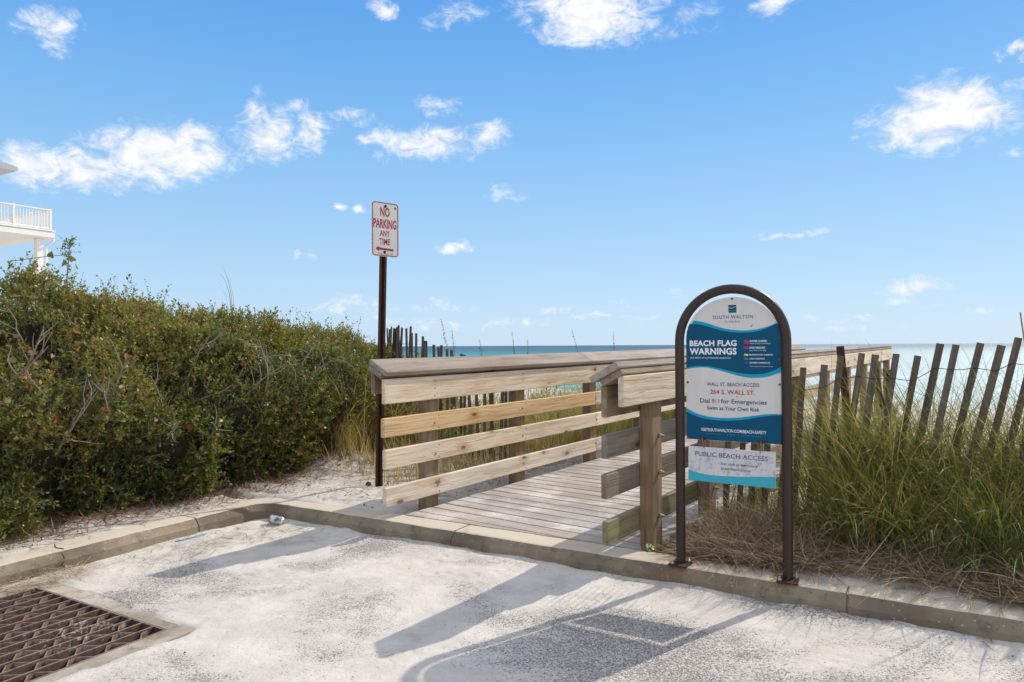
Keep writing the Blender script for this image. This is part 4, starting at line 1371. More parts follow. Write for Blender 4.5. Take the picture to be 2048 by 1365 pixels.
def rail_run(axis, start, end, other):
    pa = (lambda c0, c1, w0, w1: (c0, c1, w0, w1)) if axis == 'a' else (lambda c0, c1, w0, w1: (w0, w1, c0, c1))
    hbox('top_rail', *pa(start, end, other - .045, other + .045), rl['z1'] - .05, rl['z1'], M_white)
    hbox('bottom_rail', *pa(start, end, other - .03, other + .03), rl['z0'] - .04, rl['z0'] + .03, M_white)
    c_ = start
    while c_ < end:
        hbox('rail_post', *pa(c_, c_ + .09, other - .045, other + .045), DZ + .021, rl['z1'] + .04, M_white)
        c_ += 1.42
    c_ = start + 0.16
    while c_ < end:
        hbox('baluster', *pa(c_, c_ + .028, other - .014, other + .014), rl['z0'] + .031, rl['z1'] - .051, M_white, 0)
        c_ += 0.115
rail_run('a', 0.02, 6.0, 0.05)
rail_run('b', 0.16, 5.0, 0.08)
for (a_, b_) in ((0.25, 0.22), (4.5, 0.22), (0.25, 4.3)):
    hbox('column', a_, a_ + .26, b_, b_ + .26, 0.3, DZ - 0.341, M_white)
hbox('downspout', 0.03, 0.12, 0.30, 0.38, 4.0, DZ - 0.75, M_white)
pts_ = [H(0.075, 0.34, DZ - 0.76), H(0.075, 0.34, DZ - 0.66), H(0.0, 0.1, DZ - 0.50), H(-0.05, -0.02, DZ - 0.36)]
obj('downspout', tube('downspout', [tuple(p) for p in pts_], 0.05, 6, M_white), None, house)
hbox('wall', 1.75, 12, 1.5, 10, 0.2, 9.0, M_white)
M_roof = simple('metal_roof', (0.42, 0.42, 0.42), 0.4, 0.4, 0.1, 3)
e0 = [H(1.0, 0.75, 8.95), H(12.5, 0.75, 8.95), H(12.5, 11, 8.95), H(1.0, 11, 8.95)]
rg = [H(5.0, 5.8, 11.2), H(9.0, 5.8, 11.2)]
e1 = [p - UZ * 0.16 for p in e0]
rv = [tuple(p) for p in e0 + rg + e1]
rf_ = [(0, 1, 5, 4), (1, 2, 5), (2, 3, 4, 5), (3, 0, 4), (6, 7, 1, 0), (7, 8, 2, 1), (8, 9, 3, 2), (9, 6, 0, 3), (9, 8, 7, 6)]
rme = bpy.data.meshes.new('roof'); rme.from_pydata(rv, [], rf_); rme.update(); rme.materials.append(M_roof)
rf = obj('roof', rme, None, house)
for i in range(14):                                 # standing seams on the hip towards the sea
    f_ = (i + 1) / 15
    a_ = e0[0].lerp(e0[3], f_)
    fr_ = min(1, 1 - abs(f_ - 0.5) * 2 + 0.0)
    apex = a_.lerp(Vector((rg[0].x, rg[0].y, 11.2)), 0.02)
    top_ = e0[0].lerp(rg[0], f_ * 2) if f_ < 0.5 else e0[3].lerp(rg[0], (1 - f_) * 2)
    obj('seam', tube('seam', [tuple(a_ + UZ * .02), tuple(top_ + UZ * .02)], 0.025, 4, M_roof), None, rf)

# ------------------------------------------------------------------ hedge
FB = np.array([(-4.75, 2.6), (-4.10, 3.7), (-3.55, 4.78), (-2.95, 5.70), (-2.43, 6.45), (-1.95, 7.25), (-1.62, 8.0), (-1.30, 9.0), (-1.0, 10.1)])
FH = np.array([1.58, 1.60, 1.62, 1.57, 1.51, 1.43, 1.31, 1.14, 1.00])
fseg = np.r_[0, np.cumsum(np.linalg.norm(np.diff(FB, axis=0), axis=1))]
BD = np.array([-0.85, 0.53])


def hedge_pt(w_, phi, inset):
    bx = np.interp(w_, fseg, FB[:, 0]); by = np.interp(w_, fseg, FB[:, 1]); h_ = np.interp(w_, fseg, FH)
    lump = 0.19 * fbm(w_ * 1.5, phi * 2.2, 41, 3) + 0.10 * vnoise(w_ * 5, phi * 6, 44)
    dp = 1.30
    c_, s_ = np.cos(phi), np.sin(phi)
    dep = dp * (1 - np.sign(c_) * np.abs(c_) ** 0.75) - 0.10 - 0.22 * np.exp(-((phi - 0.35) / 0.25) ** 2)
    z = h_ * np.abs(s_) ** 0.72
    od = -c_; oz = s_
    # outward direction is front (-BD) and up
    ox = -BD[0] * c_; oy = -BD[1] * c_
    rad = lump - inset
    x = bx + BD[0] * dep + ox * rad; y = by + BD[1] * dep + oy * rad
    zz = z + oz * rad * (0.8)
    zz = zz + np.maximum(0, ground_h(x, y)) * 0.6 * (1 - s_)
    return np.stack([x, y, zz], -1), np.stack([ox, oy, oz], -1)


hedge = thing('hedge', 'dense wild evergreen hedge with turning vine leaves left of the no parking sign', 'hedge', (-3.0, 6.6, 0.0))


def sprigs(P0, D0, L, nl, leaf, tone0, seed=0, width=0.46):
    """leafy twigs: P0 base (N,3), D0 unit direction (N,3), L length (N,), nl leaves each -> leaf arrays and twig arrays"""
    g = np.random.default_rng(seed)
    N = len(P0)
    bend = unit(g.normal(size=(N, 3))) * 0.22
    tt = (np.arange(nl) + 0.6) / nl
    pos = P0[:, None] + D0[:, None] * (L[:, None] * tt[None])[..., None] + bend[:, None] * (L[:, None] * tt[None] ** 2)[..., None]
    ax = unit(np.cross(D0, g.normal(size=(N, 3))))
    ay = np.cross(D0, ax)
    th = (np.arange(nl) * 2.4)[None] + g.uniform(0, 6.3, (N, 1)) + g.normal(0, 0.35, (N, nl))
    rad = ax[:, None] * np.cos(th)[..., None] + ay[:, None] * np.sin(th)[..., None]
    ld = unit(rad * 0.85 + D0[:, None] * 0.65 + g.normal(0, 0.25, (N, nl, 3)) + np.array([0, 0, 0.15]))
    ls = leaf * g.uniform(0.65, 1.3, (N, nl)) * (0.85 + 0.5 * g.uniform(0, 1, (N, 1)) ** 2)
    sd = unit(np.cross(ld, g.normal(0, 0.6, (N, nl, 3)) + np.array([0, 0, 1.0])))
    up_ = np.cross(sd, ld)
    b = pos; t_ = pos + ld * ls[..., None]
    mid_ = pos + ld * (ls * 0.5)[..., None] - up_ * (ls * 0.06)[..., None]
    l_ = mid_ - sd * (ls * width * .5)[..., None] + up_ * (ls * 0.10)[..., None]
    r_ = mid_ + sd * (ls * width * .5)[..., None] + up_ * (ls * 0.10)[..., None]
    V_ = np.stack([b, l_, t_, r_], 2).reshape(-1, 3)
    M_ = N * nl
    Q_ = np.arange(M_ * 4).reshape(-1, 4)
    tone = np.clip(tone0[:, None] + g.normal(0, 0.13, (N, nl)), 0, 1).ravel()
    # twigs
    K = 3
    tk = np.linspace(-0.25, 1, K)
    tp = P0[:, None] + D0[:, None] * (L[:, None] * tk[None])[..., None] + bend[:, None] * (L[:, None] * tk[None] ** 2 * np.sign(tk)[None])[..., None]
    hw = np.tile(np.array([0.0024, 0.0018, 0.0008]), (N, 1))
    tv = ribbons(tp, unit(np.cross(D0, g.normal(size=(N, 3))))[:, None], hw, g.uniform(0, 1, N))
    return (V_, Q_, tone), tv


NSP = 25000
w_s = rng.uniform(0, fseg[-1], NSP)
phi_s = np.where(rng.uniform(size=NSP) < 0.66, rng.uniform(0.02, 1.50, NSP), np.where(rng.uniform(size=NSP) < 0.5, rng.uniform(1.4, 2.2, NSP), 0.30 * rng.uniform(0, 1, NSP) ** 2.2))
inset = np.abs(rng.normal(0, 0.11, NSP)) * np.where(rng.uniform(size=NSP) < .85, 1, 2.2) - 0.03
clump_hole = fbm(w_s * 2.6, phi_s * 4.0, 60, 3)
keepm = (clump_hole > -0.42) | (inset > 0.16)
w_s, phi_s, inset = w_s[keepm], phi_s[keepm], inset[keepm]
PP, OO = hedge_pt(w_s, phi_s, inset)
keepm = PP[:, 2] > 0.0
PP, OO, phi_s, w_s = PP[keepm], OO[keepm], phi_s[keepm], w_s[keepm]
DD = unit(OO * 0.75 + np.array([0, 0, 0.45]) + rng.normal(0, 0.55, PP.shape))
LL = rng.uniform(0.08, 0.20, len(PP))
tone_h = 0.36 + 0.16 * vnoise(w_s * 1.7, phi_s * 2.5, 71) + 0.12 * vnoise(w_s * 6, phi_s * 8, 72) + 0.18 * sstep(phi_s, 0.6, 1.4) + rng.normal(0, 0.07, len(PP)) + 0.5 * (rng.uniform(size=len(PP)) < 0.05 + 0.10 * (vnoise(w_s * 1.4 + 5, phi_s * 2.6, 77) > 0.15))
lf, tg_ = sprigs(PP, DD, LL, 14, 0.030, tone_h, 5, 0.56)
# shoots that break the outline along the top
NT_ = 420
w_t = rng.uniform(2.2, fseg[-1], NT_); ph_t = rng.uniform(1.25, 1.75, NT_)
PT, OT = hedge_pt(w_t, ph_t, np.full(NT_, 0.02))
DT = unit(np.array([0, 0, 1.0]) + rng.normal(0, 0.38, PT.shape))
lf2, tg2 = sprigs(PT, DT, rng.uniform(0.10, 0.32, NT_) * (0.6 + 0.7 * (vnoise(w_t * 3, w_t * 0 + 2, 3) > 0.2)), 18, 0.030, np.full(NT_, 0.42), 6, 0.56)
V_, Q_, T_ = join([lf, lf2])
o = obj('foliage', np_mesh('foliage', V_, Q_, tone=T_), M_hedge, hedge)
o['kind'] = 'stuff'
V_, Q_, T_ = join([tg_, tg2])
o = obj('twigs', np_mesh('twigs', V_, Q_, tone=T_), M_twig, hedge)
o['kind'] = 'stuff'
# dense inner growth
ww, pp = np.meshgrid(np.linspace(0, fseg[-1], 90), np.linspace(0.0, 2.6, 32), indexing='ij')
cp, _ = hedge_pt(ww.ravel(), pp.ravel(), np.full(ww.size, 0.30) + 0.08 * vnoise(ww.ravel() * 6, pp.ravel() * 9, 7))
idx = np.arange(ww.size).reshape(ww.shape)
Qc = np.stack([idx[:-1, :-1], idx[1:, :-1], idx[1:, 1:], idx[:-1, 1:]], -1).reshape(-1, 4)
M_inner = simple('inner_branches', (0.050, 0.045, 0.028), 0.95, 0, 0.6, 14, 0.6)
o = obj('inner_growth', np_mesh('inner_growth', cp, Qc, smooth=True), M_inner, hedge)
o['kind'] = 'stuff'
# pale bare branches
def branch_pts(p, d, L_, n_=8, wob=0.35, grav=0.0):
    p = np.array(p, float); d = np.array(d, float); out_ = [p.copy()]
    for _ in range(n_ - 1):
        d = unit(d + rng.normal(0, wob, 3) * 0.5 + np.array([0, 0, grav]))
        p = p + d * L_ / (n_ - 1); out_.append(p.copy())
    return np.array(out_)


def w_of(x_, y_):                                   # nearest position along the hedge front
    q = np.linspace(0, fseg[-1], 200)
    return q[np.argmin((np.interp(q, fseg, FB[:, 0]) - x_) ** 2 + (np.interp(q, fseg, FB[:, 1]) - y_) ** 2)]


BR = [(w_of(-2.80, 5.9), 0.42, 0.75), (w_of(-2.72, 6.0), 0.50, 0.6), (w_of(-2.55, 6.2), 0.40, 0.7), (w_of(-2.45, 6.4), 0.36, 0.65), (w_of(-2.3, 6.6), 0.45, 0.6), (w_of(-2.9, 5.7), 0.22, 0.55), (w_of(-2.95, 5.6), 0.18, 0.6),
      (w_of(-3.2, 5.2), 0.30, 0.6), (w_of(-3.4, 5.0), 0.2, 0.6), (w_of(-2.15, 6.9), 0.5, 0.5), (w_of(-3.0, 5.6), 0.7, 0.6), (w_of(-2.6, 6.1), 0.75, 0.5), (w_of(-3.3, 5.1), 0.8, 0.5), (w_of(-1.9, 7.3), 0.3, 0.5), (w_of(-2.2, 6.8), 0.2, 0.5), (w_of(-2.7, 6.0), 0.15, 0.5)]
BR += [(rng.uniform(1.8, 6.0), rng.uniform(0.12, 0.9), rng.uniform(.35, .6)) for _ in range(7)]
for (wb, pb, ln) in BR:
    P_, O_ = hedge_pt(np.array([wb]), np.array([pb]), np.array([0.10]))
    d0 = unit(O_[0] * 0.5 + np.array([rng.normal(0, .5), rng.normal(0, .3), 0.55]))
    main = branch_pts(P_[0], d0, ln, 8)
    parts = [tube_arrays(main, np.linspace(0.011, 0.003, 8), 5)]
    for j in (2, 3, 4, 5, 6):
        d1 = unit(np.array(main[j] - main[j - 1]) / 0.1 + rng.normal(0, .8, 3))
        parts.append(tube_arrays(branch_pts(main[j], d1, ln * rng.uniform(.25, .5), 5), np.linspace(0.0055, 0.0016, 5), 4))
    V_, Q_, T_ = join(parts)
    obj('bare_branch', np_mesh('bare_branch', V_, Q_, smooth=True), M_twig, hedge)
# turning vine leaves
def heart(sz):
    pts = [(0, 0.0), (0.32, -0.12), (0.52, 0.10), (0.46, 0.42), (0.22, 0.78), (0, 1.05), (-0.22, 0.78), (-0.46, 0.42), (-0.52, 0.10), (-0.32, -0.12)]
    vs = [(0, 0.35 * sz, -0.06 * sz)] + [(x * sz, y * sz, 0.10 * sz * abs(x) - 0.12 * sz * max(0, y - .6)) for x, y in pts]
    return vs, [(0, i, i % 10 + 1) for i in range(1, 11)]
VL = []
for tn_ in (0.05, 0.3, 0.45, 0.7, 0.95):
    vs, fs = heart(0.052)
    VL.append(np_mesh('vine_leaf', vs, None, fs, tone=np.full(len(fs), tn_)))
    VL[-1].materials.append(M_vine)
patches = [(1.3, 1.1, .5, 9), (2.5, 0.95, .4, 12), (2.9, 0.75, .35, 14), (3.3, 1.05, .4, 14), (3.9, 1.15, .35, 14), (3.5, 0.8, .3, 10), (2.4, 0.6, .4, 8), (4.6, 1.0, .4, 12), (5.2, 1.0, .4, 8), (5.7, 0.8, .5, 8), (4.4, 0.5, .8, 8), (2.7, 1.3, .5, 10), (3.7, 1.35, .5, 12), (6.2, 1.0, .5, 8), (3.0, .35, 1.0, 5)]
for (wc, pc, sp2, cnt) in patches:
    for _ in range(int(cnt * 1.35)):
        wq = wc + rng.normal(0, sp2 * 0.5); pq = float(np.clip(pc + rng.normal(0, 0.12), 0.05, 1.55))
        P_, O_ = hedge_pt(np.array([wq]), np.array([pq]), np.array([-0.11]))
        me = VL[int(np.clip(rng.normal(2.4, 1.3), 0, 4))]
        q_ = Vector(unit(O_[0] + rng.normal(0, .45, 3))).to_track_quat('Z', 'Y').to_matrix().to_4x4()
        M = Matrix.Translation(Vector(P_[0])) @ q_ @ Matrix.Rotation(rng.uniform(0, 6.28), 4, 'Z') @ Matrix.Scale(float(rng.uniform(.6, 1.15)), 4)
        obj('vine_leaf', me, None, hedge, M)

# ------------------------------------------------------------------ grass
def blades(bx, by, L_, lean, az_, curl, wd, tone, K=8, z0=None, twist=0.6):
    """grass blades as tapering ribbons that bend over"""
    N = len(bx)
    z0 = ground_h(bx, by) if z0 is None else z0
    P_ = np.zeros((N, K, 3)); P_[:, 0] = np.stack([bx, by, z0 - 0.02], -1)
    dirh = np.stack([np.cos(az_), np.sin(az_)], -1)
    for i in range(1, K):
        f_ = (i - 0.5) / (K - 1)
        a_ = lean + curl * f_ ** 1.5
        st = np.stack([dirh[:, 0] * np.sin(a_), dirh[:, 1] * np.sin(a_), np.cos(a_)], -1)
        P_[:, i] = P_[:, i - 1] + st * (L_ / (K - 1))[:, None]
    sid = np.stack([-dirh[:, 1], dirh[:, 0], np.zeros(N)], -1)
    sid = unit(sid + rng.normal(0, twist, (N, 3)) * np.array([1, 1, .3]))
    f_ = np.linspace(0, 1, K)
    hw = wd[:, None] * 0.5 * (1 - f_ ** 2.2 * 0.92)[None]
    return ribbons(P_, sid[:, None], hw, tone)


def scatter_sr(N, s_a, s_b, r_a, r_b, clumps=0, rad=0.1):
    if clumps:
        cs = rng.uniform(s_a, s_b, clumps); cr = rng.uniform(r_a, r_b, clumps)
        i = rng.integers(0, clumps, N)
        s_ = cs[i] + rng.normal(0, rad, N); r_ = cr[i] + rng.normal(0, rad, N)
    else:
        s_ = rng.uniform(s_a, s_b, N); r_ = rng.uniform(r_a, r_b, N)
    return K0.x + k.x * s_ + n.x * r_, K0.y + k.y * s_ + n.y * r_


# mass of dune grass on the right, in front of and behind the slat fence
parts = []
N = 7600
bx, by = scatter_sr(N, 4.0, 7.4, 0.80, 1.9, 90, 0.075)
s_, r_ = sr(bx, by)
ok = (r_ > 0.55) & (s_ > 3.85)
bx, by = bx[ok], by[ok]; N = len(bx)
r_ = sr(bx, by)[1]
Lg = rng.uniform(0.55, 1.0, N) * (0.42 + 1.05 * np.clip((r_ - 0.6) / 0.75, 0, 1))
azw = np.where(rng.uniform(size=N) < 0.62, rng.normal(math.pi * 0.98, 0.7, N), rng.normal(0, 0.9, N))
tn = np.clip(rng.normal(0.65, 0.23, N), 0, 1)
parts.append(blades(bx, by, Lg, np.abs(rng.normal(0.16, 0.16, N)), azw, np.abs(rng.normal(1.3, 0.45, N)), rng.uniform(0.0035, 0.0095, N), tn, K=10))
N = 2600
bx, by = scatter_sr(N, 4.3, 8.5, 1.6, 3.4, 50, 0.10)
t_, w_ = tw(bx, by)
ok = w_ > 2.15
bx, by = bx[ok], by[ok]; N = len(bx)
parts.append(blades(bx, by, rng.uniform(0.5, 0.95, N), np.abs(rng.normal(0.15, 0.15, N)), rng.normal(math.pi, 1.1, N), np.abs(rng.normal(1.1, 0.45, N)), rng.uniform(0.004, 0.0075, N), np.clip(rng.normal(0.5, 0.22, N), 0, 1)))
N = 1100                                           # arching blades that spill towards the kerb
bx, by = scatter_sr(N, 4.0, 6.6, 0.62, 1.0, 22, 0.05)
parts.append(blades(bx, by, rng.uniform(0.4, 0.8, N), np.abs(rng.normal(0.45, 0.25, N)), rng.normal(math.pi * 1.22, 0.7, N), np.abs(rng.normal(1.35, 0.4, N)), rng.uniform(0.004, 0.009, N), np.clip(rng.normal(0.58, 0.25, N), 0, 1), K=10))
V_, Q_, T_ = join(parts)
obj('dune_grass', np_mesh('dune_grass', V_, Q_, tone=T_), M_grass, kind='stuff')

# sparse grass near the boardwalk's right edge and stretched along it
parts = []
N = 900
t_r = rng.uniform(0.4, 6.0, N); w_r = 2.02 + np.abs(rng.normal(0, 0.35, N))
bx = P1.x + u.x * t_r + v.x * w_r; by = P1.y + u.y * t_r + v.y * w_r
parts.append(blades(bx, by, rng.uniform(0.2, 0.65, N), np.abs(rng.normal(0.2, 0.2, N)), rng.uniform(0, 6.28, N), np.abs(rng.normal(0.8, 0.5, N)), rng.uniform(0.003, 0.006, N), np.clip(rng.normal(0.62, 0.25, N), 0, 1)))
# grass and dry stems beyond the left railing
N = 15000
t_r = rng.uniform(0.3, 13.0, N); w_r = -0.28 - np.abs(rng.normal(0, 1.3, N))
gate = (vnoise(t_r * 0.9, w_r * 0.9, 81) > -0.6) & (w_r > -4.5) & ((t_r > 2.2) | (rng.uniform(size=N) < 0.55))
t_r, w_r = t_r[gate], w_r[gate]; N = len(t_r)
bx = P1.x + u.x * t_r + v.x * w_r; by = P1.y + u.y * t_r + v.y * w_r
hl = 0.36 + 0.34 * sstep(t_r, 1.0, 3.0)
parts.append(blades(bx, by, rng.uniform(0.55, 1.15, N) * hl, np.abs(rng.normal(0.18, 0.15, N)), rng.uniform(0, 6.28, N), np.abs(rng.normal(0.8, 0.45, N)), rng.uniform(0.004, 0.009, N), np.clip(rng.normal(0.72, 0.2, N) + 0.30 * sstep(-t_r, -3.8, -1.8), 0, 1)))
# dry grass at the end of the hedge
N = 1500
i = rng.integers(0, 12, N); cx = np.array([-1.45, -1.3, -1.6, -1.25, -1.7, -1.1, -1.5, -1.35, -1.0, -1.55, -1.2, -1.75])[i]; cy = np.array([7.9, 8.2, 7.6, 8.6, 7.3, 8.9, 8.4, 7.7, 8.5, 8.0, 8.1, 7.1])[i]
parts.append(blades(cx + rng.normal(0, .10, N), cy + rng.normal(0, .10, N), rng.uniform(0.5, 1.2, N), np.abs(rng.normal(0.15, 0.15, N)), rng.uniform(0, 6.28, N), np.abs(rng.normal(1.7, 0.7, N)), rng.uniform(0.003, 0.006, N), np.clip(rng.normal(0.88, 0.14, N), 0, 1)))
V_, Q_, T_ = join(parts)
obj('dune_grass', np_mesh('dune_grass', V_, Q_, tone=T_), M_grass, kind='stuff')

# low shrubs beyond the left railing
def shrub(name, label, c_, rad, h_, cnt, tone, seed, mm=M_hedge):
    g = np.random.default_rng(seed)
    d_ = unit(g.normal(size=(cnt, 3))); d_[:, 2] = np.abs(d_[:, 2])
    rr_ = g.uniform(0.45, 1.0, cnt) ** 0.6
    gz_ = float(ground_h(c_[0], c_[1]))
    P_ = np.array([c_[0], c_[1], gz_]) + d_ * np.array([rad, rad, h_]) * rr_[:, None] * (1 + 0.25 * vnoise(d_[:, 0] * 3 + seed, d_[:, 1] * 3, seed))[:, None]
    a, b = sprigs(P_, unit(d_ + g.normal(0, .5, d_.shape)), g.uniform(0.08, 0.18, cnt), 11, 0.028, np.full(cnt, tone) + g.normal(0, .1, cnt), seed)
    th_ = thing(name, label, 'shrub', (c_[0], c_[1], gz_))
    o1 = obj('foliage', np_mesh('foliage', a[0], a[1], tone=a[2]), mm, th_); o1['kind'] = 'stuff'
    stems = []
    for _ in range(9):
        e_ = P_[g.integers(0, cnt)]
        stems.append(tube_arrays(np.linspace(np.array([c_[0], c_[1], gz_ - .05]), e_, 5) + g.normal(0, .015, (5, 3)), np.linspace(.01, .003, 5), 4))
    sv, sq, _ = join(stems)
    obj('stems', np_mesh('stems', sv, sq), M_twig, th_)


shrub('shrub', 'low leafy shrub seen through the left railing just beyond its second post', tuple(D(2.0, -1.1).xy), 0.55, 0.50, 420, 0.50, 21)
shrub('shrub', 'low leafy shrub seen through the left railing beside its third post', tuple(D(3.2, -1.0).xy), 0.6, 0.50, 420, 0.55, 22)
shrub('shrub', 'bushy shrub in the grass beyond the far half of the left railing', tuple(D(5.3, -1.2).xy), 0.8, 0.55, 500, 0.58, 23)

# bright arching clumps by the kerb
def clump(label, c_, cnt, L0, L1, seed, mm, lean=0.35, bias=None):
    g = np.random.default_rng(seed)
    gz_ = float(ground_h(c_[0], c_[1]))
    bx = c_[0] + g.normal(0, .03, cnt); by = c_[1] + g.normal(0, .03, cnt)
    az_ = g.uniform(0, 6.28, cnt) if bias is None else g.normal(bias, 0.8, cnt)
    a = blades(bx, by, g.uniform(L0, L1, cnt), np.abs(g.normal(lean, .2, cnt)), az_, np.abs(g.normal(1.3, .4, cnt)), g.uniform(.004, .008, cnt), g.uniform(0, 1, cnt), K=9, z0=np.full(cnt, gz_))
    o_ = obj('grass_clump', np_mesh('grass_clump', a[0], a[1], tone=a[2]), mm)
    return tag(o_, label, 'grass clump')


p_ = S(5.02, 0.62)
clump('bright green arching grass clump nearest the kerb at the right edge', (p_.x, p_.y), 110, 0.45, 0.95, 31, M_grassbright, 0.7, math.pi)
p_ = S(3.95, 0.62)
clump('drooping blue green grass clump just behind the right leg of the arched sign', (p_.x, p_.y), 46, 0.35, 0.6, 32, M_grass, 0.5)
P_, O_ = hedge_pt(np.array([w_of(-2.35, 6.55)]), np.array([1.35]), np.array([0.1]))
g = np.random.default_rng(33)
a = blades(np.full(7, -3.02) + g.normal(0, .03, 7), np.full(7, 7.45) + g.normal(0, .03, 7), g.uniform(.35, .62, 7), np.abs(g.normal(.12, .1, 7)), g.normal(math.pi, .25, 7), np.abs(g.normal(.75, .25, 7)), np.full(7, .007), g.uniform(.2, .6, 7), K=9, z0=np.full(7, 1.66))
tag(obj('grass_tuft', np_mesh('grass_tuft', a[0], a[1], tone=a[2]), M_grass), 'thin arching grass tuft rising above the hedge top against the sky', 'grass tuft')

# dead straw on the ground behind the kerb, right side
parts = []
N = 34000
bx, by = scatter_sr(N, 2.9, 6.8, 0.17, 1.2)
s_, r_ = sr(bx, by)
ok = rng.uniform(size=N) < sstep(r_, 0.10, 0.36) * (0.35 + 0.65 * sstep(s_, 2.9, 3.6)) * np.clip(0.72 + 0.7 * vnoise(bx * 2.2, by * 2.2, 91) - 0.12 * sstep(s_, 4.8, 6.0), 0.06, 1)
t_, w_ = tw(bx, by)
ok &= (w_ > 2.0) & (np.hypot(bx - 1.205, by - 4.5) > 0.13) & (np.hypot(bx - 1.30, by - 4.78) > 0.11)
bx, by = bx[ok], by[ok]; N = len(bx)
zb = ground_h(bx, by) + 0.038 + np.abs(rng.normal(0, .02, N)) + 0.05 * sstep(sr(bx, by)[1], 0.5, 1.0) * rng.uniform(0, 1, N)
parts.append(blades(bx, by, rng.uniform(.12, .42, N), rng.normal(1.42, .18, N), rng.uniform(0, 6.28, N), rng.normal(0.15, .6, N), rng.uniform(.0025, .006, N), np.clip(rng.normal(.60, .26, N), 0, 1), K=7, z0=zb))
N = 9000                                           # thatch pushed up against the back of the kerb
bx, by = scatter_sr(N, 3.25, 6.6, 0.17, 0.65)
ok = rng.uniform(size=N) < 0.30 + 0.9 * sstep(vnoise(bx * 2.6, by * 2.6, 95), -0.25, 0.5)
bx, by = bx[ok], by[ok]; N = len(bx)
parts.append(blades(bx, by, rng.uniform(.10, .36, N), rng.normal(1.45, .12, N), rng.uniform(0, 6.28, N), rng.normal(0.0, .35, N), rng.uniform(.003, .007, N), np.clip(rng.normal(.42, .27, N), 0, 1), K=6, z0=ground_h(bx, by) + 0.032 + np.abs(rng.normal(0, .010, N))))
N = 3400
bx, by = scatter_sr(N, 3.6, 6.9, 0.58, 1.3)
parts.append(blades(bx, by, rng.uniform(.2, .6, N), np.abs(rng.normal(.95, .35, N)), rng.uniform(0, 6.28, N), np.abs(rng.normal(0.9, .4, N)), rng.uniform(.003, .006, N), np.clip(rng.normal(.6, .25, N), 0, 1), K=7))
V_, Q_, T_ = join(parts)
obj('dead_straw', np_mesh('dead_straw', V_, Q_, tone=T_), M_straw, kind='stuff')

# straw and leaf litter under the hedge, beside the post and in the gutter
parts = []
N = 15000
w_l = rng.uniform(1.2, fseg[-1], N); off = rng.normal(0.08, .30, N)
bx = np.interp(w_l, fseg, FB[:, 0]) - BD[0] * off; by = np.interp(w_l, fseg, FB[:, 1]) - BD[1] * off
ok = (np.maximum(-sr(bx, by)[0], sr(bx, by)[1]) > 0.12)
bx, by = bx[ok], by[ok]; N = len(bx)
parts.append(blades(bx, by, rng.uniform(.05, .22, N), rng.normal(1.5, .15, N), rng.uniform(0, 6.28, N), rng.normal(0, .5, N), rng.uniform(.003, .009, N), np.clip(rng.normal(.45, .28, N), 0, 1), K=4, z0=ground_h(bx, by) + .024 + np.abs(rng.normal(0, .012, N))))
N = 9500
bx = rng.uniform(-2.6, 0.9, N); by = rng.uniform(5.6, 9.0, N)
s_, r_ = sr(bx, by); t_, w_ = tw(bx, by)
ok = (r_ > 0.22) & (w_ < -0.1) & (rng.uniform(size=N) < 0.35 + 0.5 * sstep(r_, .3, 1.4))
bx, by = bx[ok], by[ok]; N = len(bx)
parts.append(blades(bx, by, rng.uniform(.03, .16, N), rng.normal(1.5, .12, N), rng.uniform(0, 6.28, N), rng.normal(0, .5, N), rng.uniform(.003, .008, N), np.clip(rng.normal(.5, .28, N), 0, 1), K=4, z0=ground_h(bx, by) + .022 + np.abs(rng.normal(0, .006, N))))
V_, Q_, T_ = join(parts)
obj('leaf_litter', np_mesh('leaf_litter', V_, Q_, tone=T_), M_litter, kind='stuff')

parts = []
def gutter(N, sa, sb, ra, rb, L0, L1, tone_m, zofs=.006):
    s_ = rng.uniform(sa, sb, N); r_ = rng.uniform(ra, rb, N)
    x_ = K0.x + k.x * s_ + n.x * r_; y_ = K0.y + k.y * s_ + n.y * r_
    z_ = road_h(x_, y_, s_, r_) + zofs + .02
    return blades(x_, y_, rng.uniform(L0, L1, N), rng.normal(1.52, .06, N), rng.uniform(0, 6.28, N), rng.normal(0, .15, N), rng.uniform(.002, .005, N), np.clip(rng.normal(tone_m, .25, N), 0, 1), K=5, z0=z_)
parts.append(gutter(420, 0.05, 0.24, -2.25, -1.45, .06, .24, .95, .016))      # pale straw heap at the grate corner
parts.append(gutter(160, 0.05, 0.5, -1.3, -0.1, .05, .2, .5))
parts.append(gutter(130, 0.1, 0.9, -0.6, -0.08, .03, .14, .45))
parts.append(gutter(90, 2.8, 5.4, -0.12, -0.05, .02, .12, .3))
parts.append(gutter(260, 0.3, 6.5, -3.2, -0.2, .006, .035, .1))
N = 150
s_ = rng.uniform(2.4, 6, N); r_ = rng.uniform(0.02, 0.2, N)
V_, Q_, T_ = join(parts)
obj('straw_litter', np_mesh('straw_litter', V_, Q_, tone=T_), M_straw, kind='stuff')

# crumbs and pebbles scattered over the sand
def crumbs(name, N, fx, lo, hi, m):
    x_, y_, z_ = fx(N)
    N = len(x_)
    sz = rng.uniform(lo, hi, N) * np.where(rng.uniform(size=N) < .06, 2.2, 1)
    a_ = unit(rng.normal(size=(N, 3)))
    base = np.array([(1, 0, -.3), (-.5, .87, -.3), (-.5, -.87, -.3), (0, 0, .8)])
    V_ = np.stack([x_, y_, z_], -1)[:, None] + (base[None] + rng.normal(0, .3, (N, 4, 3))) * sz[:, None, None]
    T_ = np.array([(0, 1, 3), (1, 2, 3), (2, 0, 3)])[None] + (np.arange(N) * 4)[:, None, None]
    obj(name, np_mesh(name, V_, None, T_.reshape(-1, 3), tone=np.repeat(rng.uniform(0, 1, N), 3)), m, kind='stuff')


